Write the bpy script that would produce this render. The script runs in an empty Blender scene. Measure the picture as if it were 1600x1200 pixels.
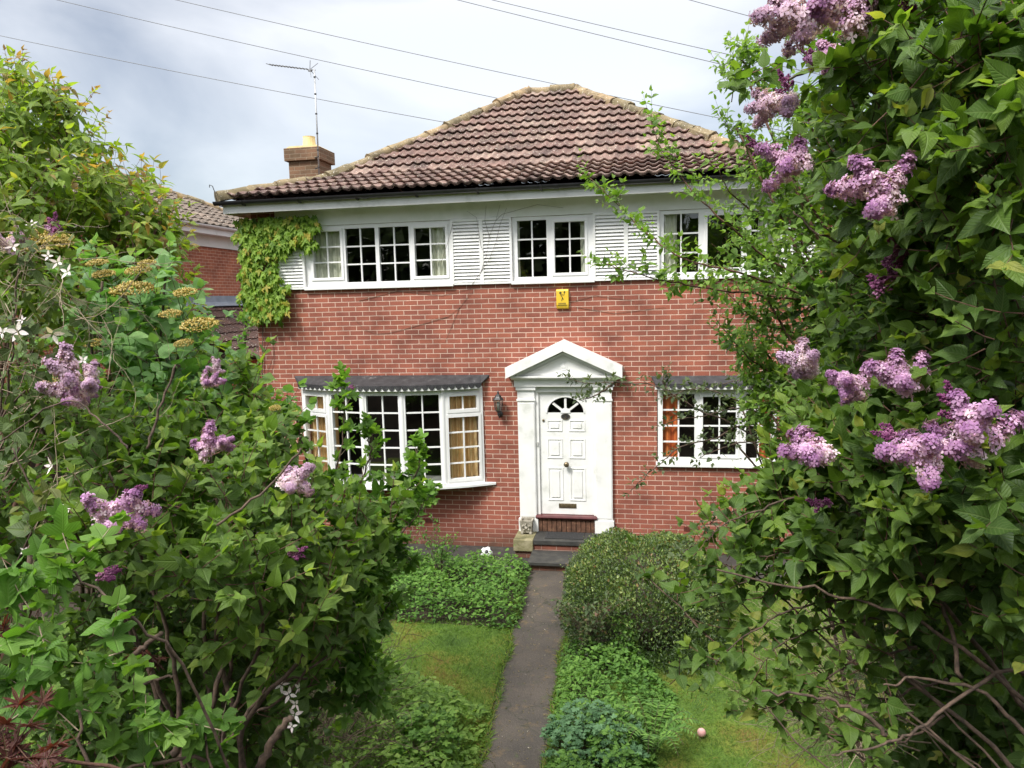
import bpy, math, random
import numpy as np
from mathutils import Matrix, Vector
C = bpy.context.scene.collection
SC = bpy.context.scene
# ------------------------------------------------------------------ camera
CAM = np.array([6.151, -11.009, 3.882]); FPX = 1150.0
FW = np.array([-0.17756, 0.97740, -0.11470]); RT = np.array([0.98410, 0.17589, -0.02462]); DN = np.array([-0.00389, -0.11725, -0.99309])
cd = bpy.data.cameras.new('camera'); cam = bpy.data.objects.new('camera', cd); C.objects.link(cam)
cd.sensor_width = 36; cd.lens = 36 * FPX / 1600; cd.clip_start = .05; cd.clip_end = 2000
cam.matrix_world = Matrix(((RT[0], -DN[0], -FW[0], CAM[0]), (RT[1], -DN[1], -FW[1], CAM[1]), (RT[2], -DN[2], -FW[2], CAM[2]), (0, 0, 0, 1)))
SC.camera = cam
# ------------------------------------------------------------------ world
SUN_EL, SUN_AZ = math.radians(52), math.radians(212)   # azimuth clockwise from +y
W = bpy.data.worlds.new("World"); SC.world = W; W.use_nodes = True
nt = W.node_tree; N = nt.nodes; L = nt.links; N.clear()
def nd(t, **k):
    n = N.new(t)
    for a, b in k.items(): setattr(n, a, b)
    return n
sky = nd('ShaderNodeTexSky', sky_type='NISHITA', sun_disc=False); sky.sun_elevation = SUN_EL; sky.sun_rotation = SUN_AZ
geo = nd('ShaderNodeTexCoord')
mp = nd('ShaderNodeMapping'); mp.inputs['Scale'].default_value = (1.0, 1.0, 2.6); mp.inputs['Location'].default_value = (.2, 3.3, -1.7)
n1 = nd('ShaderNodeTexNoise'); n1.inputs['Scale'].default_value = 1.7; n1.inputs['Detail'].default_value = 7; n1.inputs['Roughness'].default_value = .5; n1.inputs['Distortion'].default_value = .35
cr = nd('ShaderNodeValToRGB'); e = cr.color_ramp.elements
e[0].position = .37; e[0].color = (.33, .325, .33, 1); e[1].position = .6; e[1].color = (.94, .90, .84, 1)
m_ = cr.color_ramp.elements.new(.47); m_.color = (.60, .58, .555, 1)
sep = nd('ShaderNodeSeparateXYZ')
mr = nd('ShaderNodeMapRange', interpolation_type='SMOOTHSTEP'); mr.inputs['From Min'].default_value = .30; mr.inputs['From Max'].default_value = 1; mr.inputs['To Min'].default_value = .47; mr.inputs['To Max'].default_value = 2.3
mul = nd('ShaderNodeVectorMath', operation='SCALE')
b1 = nd('ShaderNodeBackground'); b1.inputs['Strength'].default_value = .05
b2 = nd('ShaderNodeBackground'); b2.inputs['Strength'].default_value = 1.0
ad = nd('ShaderNodeAddShader'); wo = nd('ShaderNodeOutputWorld')
L.new(geo.outputs['Generated'], mp.inputs['Vector']); L.new(mp.outputs['Vector'], n1.inputs['Vector']); L.new(n1.outputs['Fac'], cr.inputs['Fac'])
L.new(geo.outputs['Generated'], sep.inputs[0]); L.new(sep.outputs['Z'], mr.inputs['Value'])
L.new(cr.outputs['Color'], mul.inputs[0]); L.new(mr.outputs['Result'], mul.inputs['Scale']); L.new(mul.outputs[0], b2.inputs['Color'])
L.new(sky.outputs[0], b1.inputs['Color']); L.new(b1.outputs[0], ad.inputs[0]); L.new(b2.outputs[0], ad.inputs[1]); L.new(ad.outputs[0], wo.inputs['Surface'])
# ------------------------------------------------------------------ sun (behind thin cloud)
sd = bpy.data.lights.new('sun', 'SUN'); sd.energy = 2.5; sd.angle = math.radians(14); sd.color = (1, .97, .92)
so = bpy.data.objects.new('sun', sd); C.objects.link(so); so.location = (0, -20, 30)
sv = Vector((math.sin(SUN_AZ) * math.cos(SUN_EL), math.cos(SUN_AZ) * math.cos(SUN_EL), math.sin(SUN_EL)))
so.rotation_euler = sv.to_track_quat('Z', 'Y').to_euler()
SC.view_settings.view_transform = 'Standard'; SC.view_settings.look = 'None'; SC.view_settings.exposure = 0.85; SC.view_settings.gamma = 1
SC.view_settings.use_curve_mapping = False
SC.render.engine = 'CYCLES'; SC.cycles.max_bounces = 7; SC.cycles.transparent_max_bounces = 12
SC.cycles.diffuse_bounces = 4; SC.cycles.caustics_reflective = False; SC.cycles.caustics_refractive = False

# ------------------------------------------------------------------ helpers
def at(px, py, d):
    "world point seen at photo pixel, d metres along the view axis"
    return CAM + d * (FW + RT * ((px - 800) / FPX) + DN * ((py - 600) / FPX))
def atY(px, py, Y):
    r = FW + RT * ((px - 800) / FPX) + DN * ((py - 600) / FPX); return CAM + r * ((Y - CAM[1]) / r[1])
def atZ(px, py, Z):
    r = FW + RT * ((px - 800) / FPX) + DN * ((py - 600) / FPX); return CAM + r * ((Z - CAM[2]) / r[2])
def empty(name, loc, label=None, cat=None, group=None):
    o = bpy.data.objects.new(name, None); C.objects.link(o); o.location = [float(v) for v in loc]; o.empty_display_size = .2
    return tag(o, label, cat, group)
def tag(o, label=None, cat=None, group=None, kind=None):
    if label: o['label'] = label
    if cat: o['category'] = cat
    if group: o['group'] = group
    if kind: o['kind'] = kind
    return o
def root_of(p):
    v = np.zeros(3)
    while p is not None:
        v = v + np.array(p.location); p = p.parent
    return v
class MB:
    def __init__(s): s.v = []; s.f = []
    def box(s, x0, x1, y0, y1, z0, z1):
        b = len(s.v); s.v += [(x0, y0, z0), (x1, y0, z0), (x1, y1, z0), (x0, y1, z0), (x0, y0, z1), (x1, y0, z1), (x1, y1, z1), (x0, y1, z1)]
        s.f += [[b + i for i in q] for q in ((0, 3, 2, 1), (4, 5, 6, 7), (0, 1, 5, 4), (1, 2, 6, 5), (2, 3, 7, 6), (3, 0, 4, 7))]; return s
    def face(s, pts):
        b = len(s.v); s.v += [tuple(p) for p in pts]; s.f.append(list(range(b, b + len(pts)))); return s
    def prism(s, poly, axis, a, b_):
        "polygon (list of 2d) extruded along axis 'x','y' or 'z' from a to b_"
        n = len(poly); b = len(s.v)
        for t in (a, b_):
            for p in poly:
                s.v.append({'x': (t, p[0], p[1]), 'y': (p[0], t, p[1]), 'z': (p[0], p[1], t)}[axis])
        s.f.append([b + i for i in range(n)][::-1]); s.f.append([b + n + i for i in range(n)])
        for i in range(n): j = (i + 1) % n; s.f.append([b + i, b + j, b + n + j, b + n + i])
        return s
    def tube(s, pts, r, k=6, cap=True):
        pts = [np.array(p, float) for p in pts]; n = len(pts)
        if not hasattr(r, '__len__'): r = [r] * n
        b = len(s.v); prev = None
        for i, p in enumerate(pts):
            t = pts[min(i + 1, n - 1)] - pts[max(i - 1, 0)]; t = t / (np.linalg.norm(t) + 1e-9)
            a = prev if prev is not None else (np.array([0, 0, 1.]) if abs(t[2]) < .9 else np.array([1., 0, 0]))
            u = a - t * (a @ t); u /= np.linalg.norm(u) + 1e-9; w = np.cross(t, u); prev = u
            for j in range(k):
                q = 2 * math.pi * j / k; s.v.append(tuple(p + r[i] * (math.cos(q) * u + math.sin(q) * w)))
        for i in range(n - 1):
            for j in range(k):
                c = (j + 1) % k; s.f.append([b + i * k + j, b + i * k + c, b + (i + 1) * k + c, b + (i + 1) * k + j])
        if cap: s.f.append([b + j for j in range(k)][::-1]); s.f.append([b + (n - 1) * k + j for j in range(k)])
        return s
    def lathe(s, c, prof, k=16, axis='z'):
        b = len(s.v); c = np.array(c, float)
        for r, h in prof:
            for j in range(k):
                q = 2 * math.pi * j / k; o = (r * math.cos(q), r * math.sin(q), h)
                if axis == 'y': o = (o[0], -h, o[1])
                s.v.append(tuple(c + o))
        for i in range(len(prof) - 1):
            for j in range(k):
                d = (j + 1) % k; s.f.append([b + i * k + j, b + i * k + d, b + (i + 1) * k + d, b + (i + 1) * k + j])
        s.f.append([b + j for j in range(k)][::-1]); s.f.append([b + (len(prof) - 1) * k + j for j in range(k)])
        return s
    def build(s, name, mat, parent=None, smooth=False, bevel=0):
        me = bpy.data.meshes.new(name); off = root_of(parent)
        me.from_pydata([tuple(np.array(v, float) - off) for v in s.v], [], s.f); me.update()
        if smooth: me.polygons.foreach_set('use_smooth', [True] * len(me.polygons))
        o = bpy.data.objects.new(name, me); C.objects.link(o); o.parent = parent; me.materials.append(mat)
        if bevel:
            m = o.modifiers.new('b', 'BEVEL'); m.width = bevel; m.segments = 2; m.limit_method = 'ANGLE'
        return o

# ------------------------------------------------------------------ materials
def newmat(name):
    m = bpy.data.materials.new(name); m.use_nodes = True; t = m.node_tree; t.nodes.clear()
    o = t.nodes.new('ShaderNodeOutputMaterial'); b = t.nodes.new('ShaderNodeBsdfPrincipled'); t.links.new(b.outputs[0], o.inputs[0]); return m, t, b, o
def ramp(t, stops):
    r = t.nodes.new('ShaderNodeValToRGB'); el = r.color_ramp.elements
    el[0].position = stops[0][0]; el[0].color = (*stops[0][1], 1); el[1].position = stops[-1][0]; el[1].color = (*stops[-1][1], 1)
    for p, c in stops[1:-1]: x = el.new(p); x.color = (*c, 1)
    return r
def noise(t, scale, detail=4, vec=None, rough=.55):
    n = t.nodes.new('ShaderNodeTexNoise'); n.inputs['Scale'].default_value = scale; n.inputs['Detail'].default_value = detail; n.inputs['Roughness'].default_value = rough
    if vec is None:
        tc = t.nodes.new('ShaderNodeTexCoord'); vec = tc.outputs['Object']
    t.links.new(vec, n.inputs['Vector']); return n
def bump(t, b, h, dist, st=1.0):
    bp = t.nodes.new('ShaderNodeBump'); bp.inputs['Distance'].default_value = dist; bp.inputs['Strength'].default_value = st
    t.links.new(h, bp.inputs['Height']); t.links.new(bp.outputs[0], b.inputs['Normal']); return bp
def plain(name, stops, scale=6, rough=.5, bmp=0, detail=5, metal=0, spec=.5):
    m, t, b, o = newmat(name); n = noise(t, scale, detail); r = ramp(t, stops); t.links.new(n.outputs['Fac'], r.inputs[0]); t.links.new(r.outputs[0], b.inputs['Base Color'])
    b.inputs['Roughness'].default_value = rough; b.inputs['Metallic'].default_value = metal; b.inputs['Specular IOR Level'].default_value = spec
    if bmp: n2 = noise(t, scale * 6, 4); bump(t, b, n2.outputs['Fac'], bmp)
    return m
def mixc(t, f, a, b, mode='MIX'):
    m = t.nodes.new('ShaderNodeMix'); m.data_type = 'RGBA'; m.blend_type = mode
    for i, v in ((0, f), (6, a), (7, b)):
        if hasattr(v, 'is_linked') or hasattr(v, 'links'): t.links.new(v, m.inputs[i])
        else: m.inputs[i].default_value = v if i == 0 else (*v, 1)
    return m.outputs[2]
def brick_mat(name, c1, c2, cm, zoff=.0, dirt=1):
    m, t, b, o = newmat(name); tc = t.nodes.new('ShaderNodeTexCoord'); sp = t.nodes.new('ShaderNodeSeparateXYZ'); t.links.new(tc.outputs['Object'], sp.inputs[0])
    a = t.nodes.new('ShaderNodeMath'); t.links.new(sp.outputs[0], a.inputs[0]); t.links.new(sp.outputs[1], a.inputs[1])
    cb = t.nodes.new('ShaderNodeCombineXYZ'); t.links.new(a.outputs[0], cb.inputs[0])
    z = t.nodes.new('ShaderNodeMath'); z.inputs[1].default_value = zoff; t.links.new(sp.outputs[2], z.inputs[0]); t.links.new(z.outputs[0], cb.inputs[1])
    # slightly wobbly joints
    nw = noise(t, 9, 3); vm = t.nodes.new('ShaderNodeVectorMath'); vm.operation = 'MULTIPLY_ADD'; t.links.new(nw.outputs['Color'], vm.inputs[0]); vm.inputs[1].default_value = (.006, .006, 0); t.links.new(cb.outputs[0], vm.inputs[2])
    bk = t.nodes.new('ShaderNodeTexBrick'); t.links.new(vm.outputs[0], bk.inputs['Vector'])
    bk.inputs['Scale'].default_value = 1; bk.inputs['Brick Width'].default_value = .225; bk.inputs['Row Height'].default_value = .075; bk.inputs['Mortar Size'].default_value = .0056
    bk.inputs['Mortar Smooth'].default_value = .15; bk.inputs['Bias'].default_value = -.1; bk.offset = .5
    bk.inputs['Color1'].default_value = (*c1, 1); bk.inputs['Color2'].default_value = (*c2, 1); bk.inputs['Mortar'].default_value = (*cm, 1)
    n1 = noise(t, 2.2, 5); r1 = ramp(t, [(.28, (.58, .56, .56)), (.5, (.95, .94, .93)), (.72, (1.16, 1.12, 1.08))]); t.links.new(n1.outputs['Fac'], r1.inputs[0])
    c = mixc(t, 1.0, bk.outputs['Color'], r1.outputs[0], 'MULTIPLY')
    n3 = noise(t, 70, 3); r3 = ramp(t, [(.3, (.8, .8, .8)), (.7, (1.15, 1.12, 1.1))]); t.links.new(n3.outputs['Fac'], r3.inputs[0]); c = mixc(t, 1.0, c, r3.outputs[0], 'MULTIPLY')
    if dirt:  # red dust washed over the joints near the ground, then green damp just above the paving
        mr1 = t.nodes.new('ShaderNodeMapRange'); mr1.inputs['From Min'].default_value = 1.35; mr1.inputs['From Max'].default_value = .3; mr1.inputs['To Max'].default_value = .62
        nn = noise(t, 3, 4); ml = t.nodes.new('ShaderNodeMath'); ml.operation = 'MULTIPLY'; t.links.new(sp.outputs[2], mr1.inputs['Value']); t.links.new(mr1.outputs[0], ml.inputs[0]); t.links.new(nn.outputs['Fac'], ml.inputs[1])
        c = mixc(t, ml.outputs[0], c, (.27, .085, .06))
        mr2 = t.nodes.new('ShaderNodeMapRange'); mr2.inputs['From Min'].default_value = .34; mr2.inputs['From Max'].default_value = .02; mr2.inputs['To Max'].default_value = 1.3
        ml2 = t.nodes.new('ShaderNodeMath'); ml2.operation = 'MULTIPLY'; ml2.use_clamp = True; t.links.new(sp.outputs[2], mr2.inputs['Value']); t.links.new(mr2.outputs[0], ml2.inputs[0]); t.links.new(nn.outputs['Fac'], ml2.inputs[1])
        c = mixc(t, ml2.outputs[0], c, (.065, .05, .035))
    t.links.new(c, b.inputs['Base Color']); b.inputs['Roughness'].default_value = .85; b.inputs['Specular IOR Level'].default_value = .25
    iv = t.nodes.new('ShaderNodeMath'); iv.operation = 'MULTIPLY_ADD'; iv.inputs[1].default_value = -1; t.links.new(bk.outputs['Fac'], iv.inputs[0]); t.links.new(n3.outputs['Fac'], iv.inputs[2])
    bump(t, b, iv.outputs[0], .006, .8); return m
M = {}
M['brick'] = brick_mat('red_brick', (.345, .118, .078), (.255, .090, .066), (.64, .48, .39), zoff=-.0)
M['brick2'] = brick_mat('neighbour_brick', (.42, .15, .085), (.33, .115, .07), (.60, .42, .32), dirt=0)
M['brown_brick'] = brick_mat('brown_brick', (.22, .13, .08), (.15, .10, .06), (.30, .24, .17), dirt=0)
M['white'] = plain('white_upvc', [(.3, (.78, .78, .76)), (.7, (.84, .84, .83))], 3, .32)
M['paint'] = plain('white_painted_wood', [(.28, (.60, .61, .56)), (.42, (.76, .76, .73)), (.6, (.81, .81, .79)), (.8, (.83, .83, .81))], 4, .5, .0015)
M['frieze'] = plain('weathered_white_board', [(.25, (.56, .60, .50)), (.5, (.74, .75, .71)), (.75, (.80, .80, .78))], 1.8, .55, .001)
M['black'] = plain('black_gutter', [(.3, (.012, .012, .014)), (.7, (.03, .03, .033))], 4, .3)
M['felt'] = plain('black_roof_felt', [(.3, (.02, .02, .022)), (.62, (.045, .045, .048)), (.72, (.16, .16, .15))], 9, .7, .004)
M['iron'] = plain('black_iron', [(.3, (.02, .022, .022)), (.7, (.05, .05, .05))], 20, .4)
M['brass'] = plain('aged_brass', [(.3, (.10, .075, .045)), (.7, (.28, .22, .13))], 40, .4, metal=.7)
M['lead'] = plain('lead_flashing', [(.3, (.16, .19, .23)), (.7, (.26, .30, .35))], 4, .6)
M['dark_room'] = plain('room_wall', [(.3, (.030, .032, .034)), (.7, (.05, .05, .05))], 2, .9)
M['roomsill'] = plain('room_sill', [(.3, (.45, .45, .42)), (.7, (.5, .5, .47))], 2, .6)
M['yellow'] = plain('yellow_plastic', [(.3, (.72, .47, .03)), (.7, (.80, .55, .06))], 8, .4)
M['ink'] = plain('dark_print', [(.3, (.06, .05, .02)), (.7, (.08, .07, .03))], 8, .6)
M['pot'] = plain('buff_clay', [(.3, (.72, .56, .26)), (.7, (.82, .68, .38))], 8, .8)
M['stone'] = plain('weathered_stone', [(.3, (.16, .14, .10)), (.5, (.33, .30, .24)), (.75, (.52, .48, .40))], 14, .9, .006)
M['moss_slab'] = plain('mossy_slab', [(.3, (.055, .05, .04)), (.55, (.12, .11, .08)), (.75, (.20, .19, .12))], 7, .85, .006)
M['mossy_plinth'] = plain('mossy_plinth', [(.3, (.09, .09, .04)), (.5, (.20, .18, .09)), (.75, (.38, .34, .22))], 6, .9, .008)
M['slate'] = plain('dark_slab', [(.25, (.022, .022, .020)), (.55, (.045, .044, .040)), (.8, (.085, .08, .06))], 8, .65, .004)
M['mat'] = plain('rubber_mat', [(.3, (.018, .018, .018)), (.7, (.045, .045, .045))], 90, .9, .004)
M['maroon'] = plain('maroon_paint', [(.3, (.07, .012, .014)), (.7, (.13, .03, .03))], 8, .35)
M['wire'] = plain('grey_cable', [(.3, (.16, .17, .18)), (.7, (.22, .23, .24))], 2, .6)
M['alu'] = plain('aluminium', [(.3, (.35, .37, .38)), (.7, (.5, .5, .5))], 30, .45, metal=.4)
M['vinewood'] = plain('thin_dead_vine', [(.3, (.07, .05, .035)), (.7, (.16, .12, .08))], 30, .9)
M['ballw'] = plain('white_leather', [(.3, (.75, .75, .75)), (.7, (.82, .82, .82))], 8, .4)
M['ballb'] = plain('black_leather', [(.3, (.015, .015, .015)), (.7, (.03, .03, .03))], 8, .4)
M['pinkball'] = plain('faded_pink_ball', [(.3, (.55, .25, .25)), (.7, (.75, .45, .42))], 30, .6)
M['ballgreen'] = plain('pale_green_ball', [(.3, (.55, .68, .42)), (.7, (.70, .80, .55))], 20, .6)
def bark(name, a, b_):
    return plain(name, [(.3, a), (.7, b_)], 45, .85, .003)
M['bark'] = bark('brown_bark', (.04, .028, .02), (.15, .10, .07))
M['barkred'] = bark('reddish_bark', (.06, .03, .02), (.17, .085, .055))
M['barkpale'] = bark('pale_twig', (.22, .16, .10), (.46, .37, .27))
def cloth(name, a, b_, sc=26):
    m, t, b, o = newmat(name); tc = t.nodes.new('ShaderNodeTexCoord'); mp_ = t.nodes.new('ShaderNodeMapping'); mp_.inputs['Scale'].default_value = (sc, sc, .3); t.links.new(tc.outputs['Object'], mp_.inputs[0])
    n = noise(t, 1, 2, mp_.outputs[0]); r = ramp(t, [(.35, a), (.65, b_)]); t.links.new(n.outputs['Fac'], r.inputs[0]); t.links.new(r.outputs[0], b.inputs['Base Color']); b.inputs['Roughness'].default_value = .9; return m
M['orange_curtain'] = cloth('gold_curtain', (.62, .34, .12), (.92, .66, .34))
M['red_curtain'] = cloth('rust_curtain', (.50, .10, .02), (.85, .24, .06))
M['cream_curtain'] = cloth('cream_curtain', (.55, .56, .42), (.88, .88, .74))
# glass: thin clear pane
m, t, b, o = newmat('window_glass'); t.nodes.remove(b)
tr = t.nodes.new('ShaderNodeBsdfTransparent'); gl = t.nodes.new('ShaderNodeBsdfGlossy'); gl.inputs['Roughness'].default_value = .01; lw_ = t.nodes.new('ShaderNodeLayerWeight'); lw_.inputs['Blend'].default_value = .5; pw_ = t.nodes.new('ShaderNodeMath'); pw_.operation = 'POWER'; pw_.inputs[1].default_value = 4.5; t.links.new(lw_.outputs['Facing'], pw_.inputs[0]); fr = t.nodes.new('ShaderNodeMath'); fr.operation = 'MULTIPLY_ADD'; fr.inputs[1].default_value = .88; fr.inputs[2].default_value = .13; t.links.new(pw_.outputs[0], fr.inputs[0])
nz = noise(t, 1.3, 2); bp_ = t.nodes.new('ShaderNodeBump'); bp_.inputs['Distance'].default_value = .01; bp_.inputs['Strength'].default_value = .5; t.links.new(nz.outputs['Fac'], bp_.inputs['Height']); t.links.new(bp_.outputs[0], gl.inputs['Normal'])
mx = t.nodes.new('ShaderNodeMixShader'); tr.inputs[0].default_value = (.86, .88, .87, 1); t.links.new(fr.outputs[0], mx.inputs[0]); t.links.new(tr.outputs[0], mx.inputs[1]); t.links.new(gl.outputs[0], mx.inputs[2]); t.links.new(mx.outputs[0], o.inputs[0]); M['glass'] = m
# roof tiles
def tile_mat(name, stops, lich=.5):
    m, t, b, o = newmat(name); at_ = t.nodes.new('ShaderNodeAttribute'); at_.attribute_name = 'rnd'
    r = ramp(t, stops); t.links.new(at_.outputs['Fac'], r.inputs[0]); c = r.outputs[0]
    n1 = noise(t, 4, 6); r1 = ramp(t, [(.35, (.55, .56, .55)), (.65, (1.15, 1.15, 1.1))]); t.links.new(n1.outputs['Fac'], r1.inputs[0]); c = mixc(t, 1.0, c, r1.outputs[0], 'MULTIPLY')
    n2 = noise(t, 24, 5, rough=.7); r2 = ramp(t, [(.56, (0, 0, 0)), (.66, (1, 1, 1))]); t.links.new(n2.outputs['Fac'], r2.inputs[0])
    n4 = noise(t, 1.1, 3); r4 = ramp(t, [(.35, (lich * .35,) * 3), (.65, (lich,) * 3)]); t.links.new(n4.outputs['Fac'], r4.inputs[0])
    f = t.nodes.new('ShaderNodeMath'); f.operation = 'MULTIPLY'; t.links.new(r2.outputs[0], f.inputs[0]); t.links.new(r4.outputs[0], f.inputs[1])
    c = mixc(t, f.outputs[0], c, (.42, .37, .25))
    n5 = noise(t, 30, 2); r5 = ramp(t, [(.66, (0, 0, 0)), (.70, (.85, .85, .85))]); t.links.new(n5.outputs['Fac'], r5.inputs[0]); c = mixc(t, r5.outputs[0], c, (.66, .63, .55))
    t.links.new(c, b.inputs['Base Color']); b.inputs['Roughness'].default_value = .85; bump(t, b, n2.outputs['Fac'], .008, .7); return m
M['tile'] = tile_mat('weathered_clay_tile', [(0, (.10, .060, .052)), (.5, (.17, .096, .082)), (1, (.27, .185, .155))], 1.15)
M['tile2'] = tile_mat('grey_brown_tile', [(0, (.10, .075, .06)), (1, (.20, .15, .12))], .6)
M['tile3'] = tile_mat('dark_brown_tile', [(0, (.06, .03, .024)), (1, (.11, .055, .042))], .1)
M['hipm'] = tile_mat('mossy_hip_tile', [(0, (.14, .11, .055)), (.5, (.23, .18, .10)), (1, (.30, .21, .12))], 1.1)
# foliage materials
def leafmat(name, stops, trans=.35, rough=.5, spec=.38, under=(1.25, 1.25, 1.15), vein=True):
    m, t, b, o = newmat(name); at_ = t.nodes.new('ShaderNodeAttribute'); at_.attribute_name = 'rnd'
    r = ramp(t, stops); t.links.new(at_.outputs['Fac'], r.inputs[0]); c = r.outputs[0]
    n = noise(t, 14, 3); r1 = ramp(t, [(.3, (.78, .80, .75)), (.7, (1.15, 1.12, 1.1))]); t.links.new(n.outputs['Fac'], r1.inputs[0]); c = mixc(t, 1.0, c, r1.outputs[0], 'MULTIPLY')
    nb_ = noise(t, 26, 4, rough=.7); rb_ = ramp(t, [(.72, (0, 0, 0)), (.80, (.55, .55, .55))]); t.links.new(nb_.outputs['Fac'], rb_.inputs[0]); c = mixc(t, rb_.outputs[0], c, (.22, .17, .06)) if vein else c
    g = t.nodes.new('ShaderNodeNewGeometry'); c2 = mixc(t, 1.0, c, under, 'MULTIPLY'); c = mixc(t, g.outputs['Backfacing'], c, c2)
    t.links.new(c, b.inputs['Base Color']); b.inputs['Roughness'].default_value = rough; b.inputs['Specular IOR Level'].default_value = spec
    tl = t.nodes.new('ShaderNodeBsdfTranslucent'); ct = mixc(t, 1.0, c, (1.3, 1.35, .6), 'MULTIPLY'); t.links.new(ct, tl.inputs[0])
    ms = t.nodes.new('ShaderNodeMixShader'); ms.inputs[0].default_value = trans; t.links.new(b.outputs[0], ms.inputs[1]); t.links.new(tl.outputs[0], ms.inputs[2]); t.links.new(ms.outputs[0], o.inputs[0])
    if vein:
        al = t.nodes.new('ShaderNodeAttribute'); al.attribute_name = 'lc'; sp = t.nodes.new('ShaderNodeSeparateXYZ'); t.links.new(al.outputs['Vector'], sp.inputs[0])
        def mt(op, a, b_=None, c_=None):
            q = t.nodes.new('ShaderNodeMath'); q.operation = op
            for i, v in enumerate((a, b_, c_)):
                if v is None: continue
                if isinstance(v, (int, float)): q.inputs[i].default_value = v
                else: t.links.new(v, q.inputs[i])
            return q.outputs[0]
        ax_ = mt('ABSOLUTE', sp.outputs[0]); ph = mt('SUBTRACT', sp.outputs[1], mt('MULTIPLY', ax_, 1.1)); sn = mt('SINE', mt('MULTIPLY', ph, 52.0)); pk = mt('POWER', mt('MULTIPLY_ADD', sn, .5, .5), 5.0)
        mid = mt('SUBTRACT', 1.0, mt('MULTIPLY', ax_, 28.0)); mid.node.use_clamp = True; vv = mt('MAXIMUM', mid, mt('MULTIPLY', pk, .55))
        n2 = noise(t, 90, 2); hh = mt('MULTIPLY_ADD', n2.outputs['Fac'], .5, mt('MULTIPLY', vv, -1.0)); bump(t, b, hh, .0022, .8)
        c3 = mixc(t, mt('MULTIPLY', vv, .35), c, (.26, .36, .12)); t.links.new(c3, b.inputs['Base Color'])
    return m
M['lilac_leaf'] = leafmat('lilac_leaf', [(0, (.045, .095, .018)), (.5, (.105, .195, .030)), (.85, (.16, .27, .040)), (1, (.25, .34, .06))], 0.42)
M['dark_leaf'] = leafmat('dark_lilac_leaf', [(0, (.035, .080, .016)), (.5, (.085, .165, .026)), (.85, (.15, .25, .035)), (.97, (.24, .34, .05)), (1, (.28, .31, .06))], 0.42)
M['spring_leaf'] = leafmat('fresh_leaf', [(0, (.07, .14, .025)), (.5, (.15, .28, .045)), (1, (.28, .42, .09))], 0.4)
M['cherry_leaf'] = leafmat('cherry_leaf', [(0, (.08, .15, .022)), (.5, (.19, .30, .04)), (.86, (.28, .37, .05)), (.93, (.36, .28, .08)), (1, (.36, .22, .08))], 0.42)
M['creeper'] = leafmat('creeper_leaf', [(0, (.06, .13, .012)), (.4, (.13, .26, .02)), (.85, (.25, .40, .03)), (1, (.42, .36, .05))], 0.42)
M['currant'] = leafmat('currant_leaf', [(0, (.05, .125, .022)), (.5, (.105, .235, .035)), (1, (.19, .34, .06))], 0.4, .5)
M['grey_leaf'] = leafmat('grey_green_leaf', [(0, (.04, .065, .03)), (.6, (.09, .13, .06)), (1, (.20, .25, .14))], .25)
M['viburnum'] = leafmat('viburnum_leaf', [(0, (0.066, 0.156, 0.048)), (.5, (0.120, 0.264, 0.072)), (1, (0.204, 0.360, 0.120))], .35, .38)
M['clematis_leaf'] = leafmat('clematis_leaf', [(0, (0.046, 0.070, 0.022)), (.6, (0.085, 0.140, 0.036)), (1, (0.169, 0.182, 0.060))], .3)
M['maple'] = leafmat('red_maple_leaf', [(0, (.04, .010, .012)), (1, (.12, .028, .028))], .35)
M['cover'] = leafmat('bed_leaf', [(0, (.04, .115, .02)), (.5, (.09, .215, .032)), (1, (.18, .34, .06))], .35)
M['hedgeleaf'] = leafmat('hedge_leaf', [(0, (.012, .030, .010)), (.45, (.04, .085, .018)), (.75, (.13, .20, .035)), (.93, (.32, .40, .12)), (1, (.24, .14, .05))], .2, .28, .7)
M['rose'] = leafmat('rose_leaf', [(0, (.035, .075, .03)), (.55, (.08, .12, .05)), (.85, (.15, .13, .075)), (1, (.16, .05, .04))], .3)
M['aqui'] = leafmat('blue_green_leaf', [(0, (.05, .13, .06)), (1, (.14, .28, .14))], .3)
M['heather'] = leafmat('heather_leaf', [(0, (.02, .032, .012)), (.7, (.05, .07, .022)), (1, (.12, .12, .04))], .2)
M['woodbelt'] = leafmat('distant_tree_leaf', [(0, (.03, .055, .015)), (1, (.10, .15, .04))], .2, vein=False)
M['lilac_flower'] = leafmat('lilac_flower', [(0, (.34, .16, .36)), (.45, (.66, .42, .66)), (1, (.90, .75, .88))], .3, .7, .2, (1, 1, 1), False)
M['pale_flower'] = leafmat('pale_lilac_flower', [(0, (.42, .27, .44)), (.5, (.70, .53, .70)), (1, (.88, .78, .86))], .3, .7, .2, (1, 1, 1), False)
M['dark_flower'] = leafmat('dark_lilac_bud', [(0, (0.169, 0.038, 0.130)), (.6, (0.338, 0.120, 0.260)), (1, (0.585, 0.300, 0.494))], .2, .7, .2, (1, 1, 1), False)
M['gold_flower'] = leafmat('golden_bud', [(0, (.20, .17, .03)), (.5, (.42, .31, .07)), (1, (.70, .60, .28))], .2, .7, .2, (1, 1, 1), False)
M['white_flower'] = leafmat('white_pink_petal', [(0, (.72, .60, .64)), (1, (.86, .82, .82))], .25, .6, .2, (1, 1, 1), False)
M['grassblade'] = leafmat('grass_blade', [(0, (.05, .11, .014)), (.5, (.11, .21, .022)), (.85, (.18, .25, .03)), (1, (.24, .16, .05))], .35, .6, .3, (1, 1, 1), False)

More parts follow.
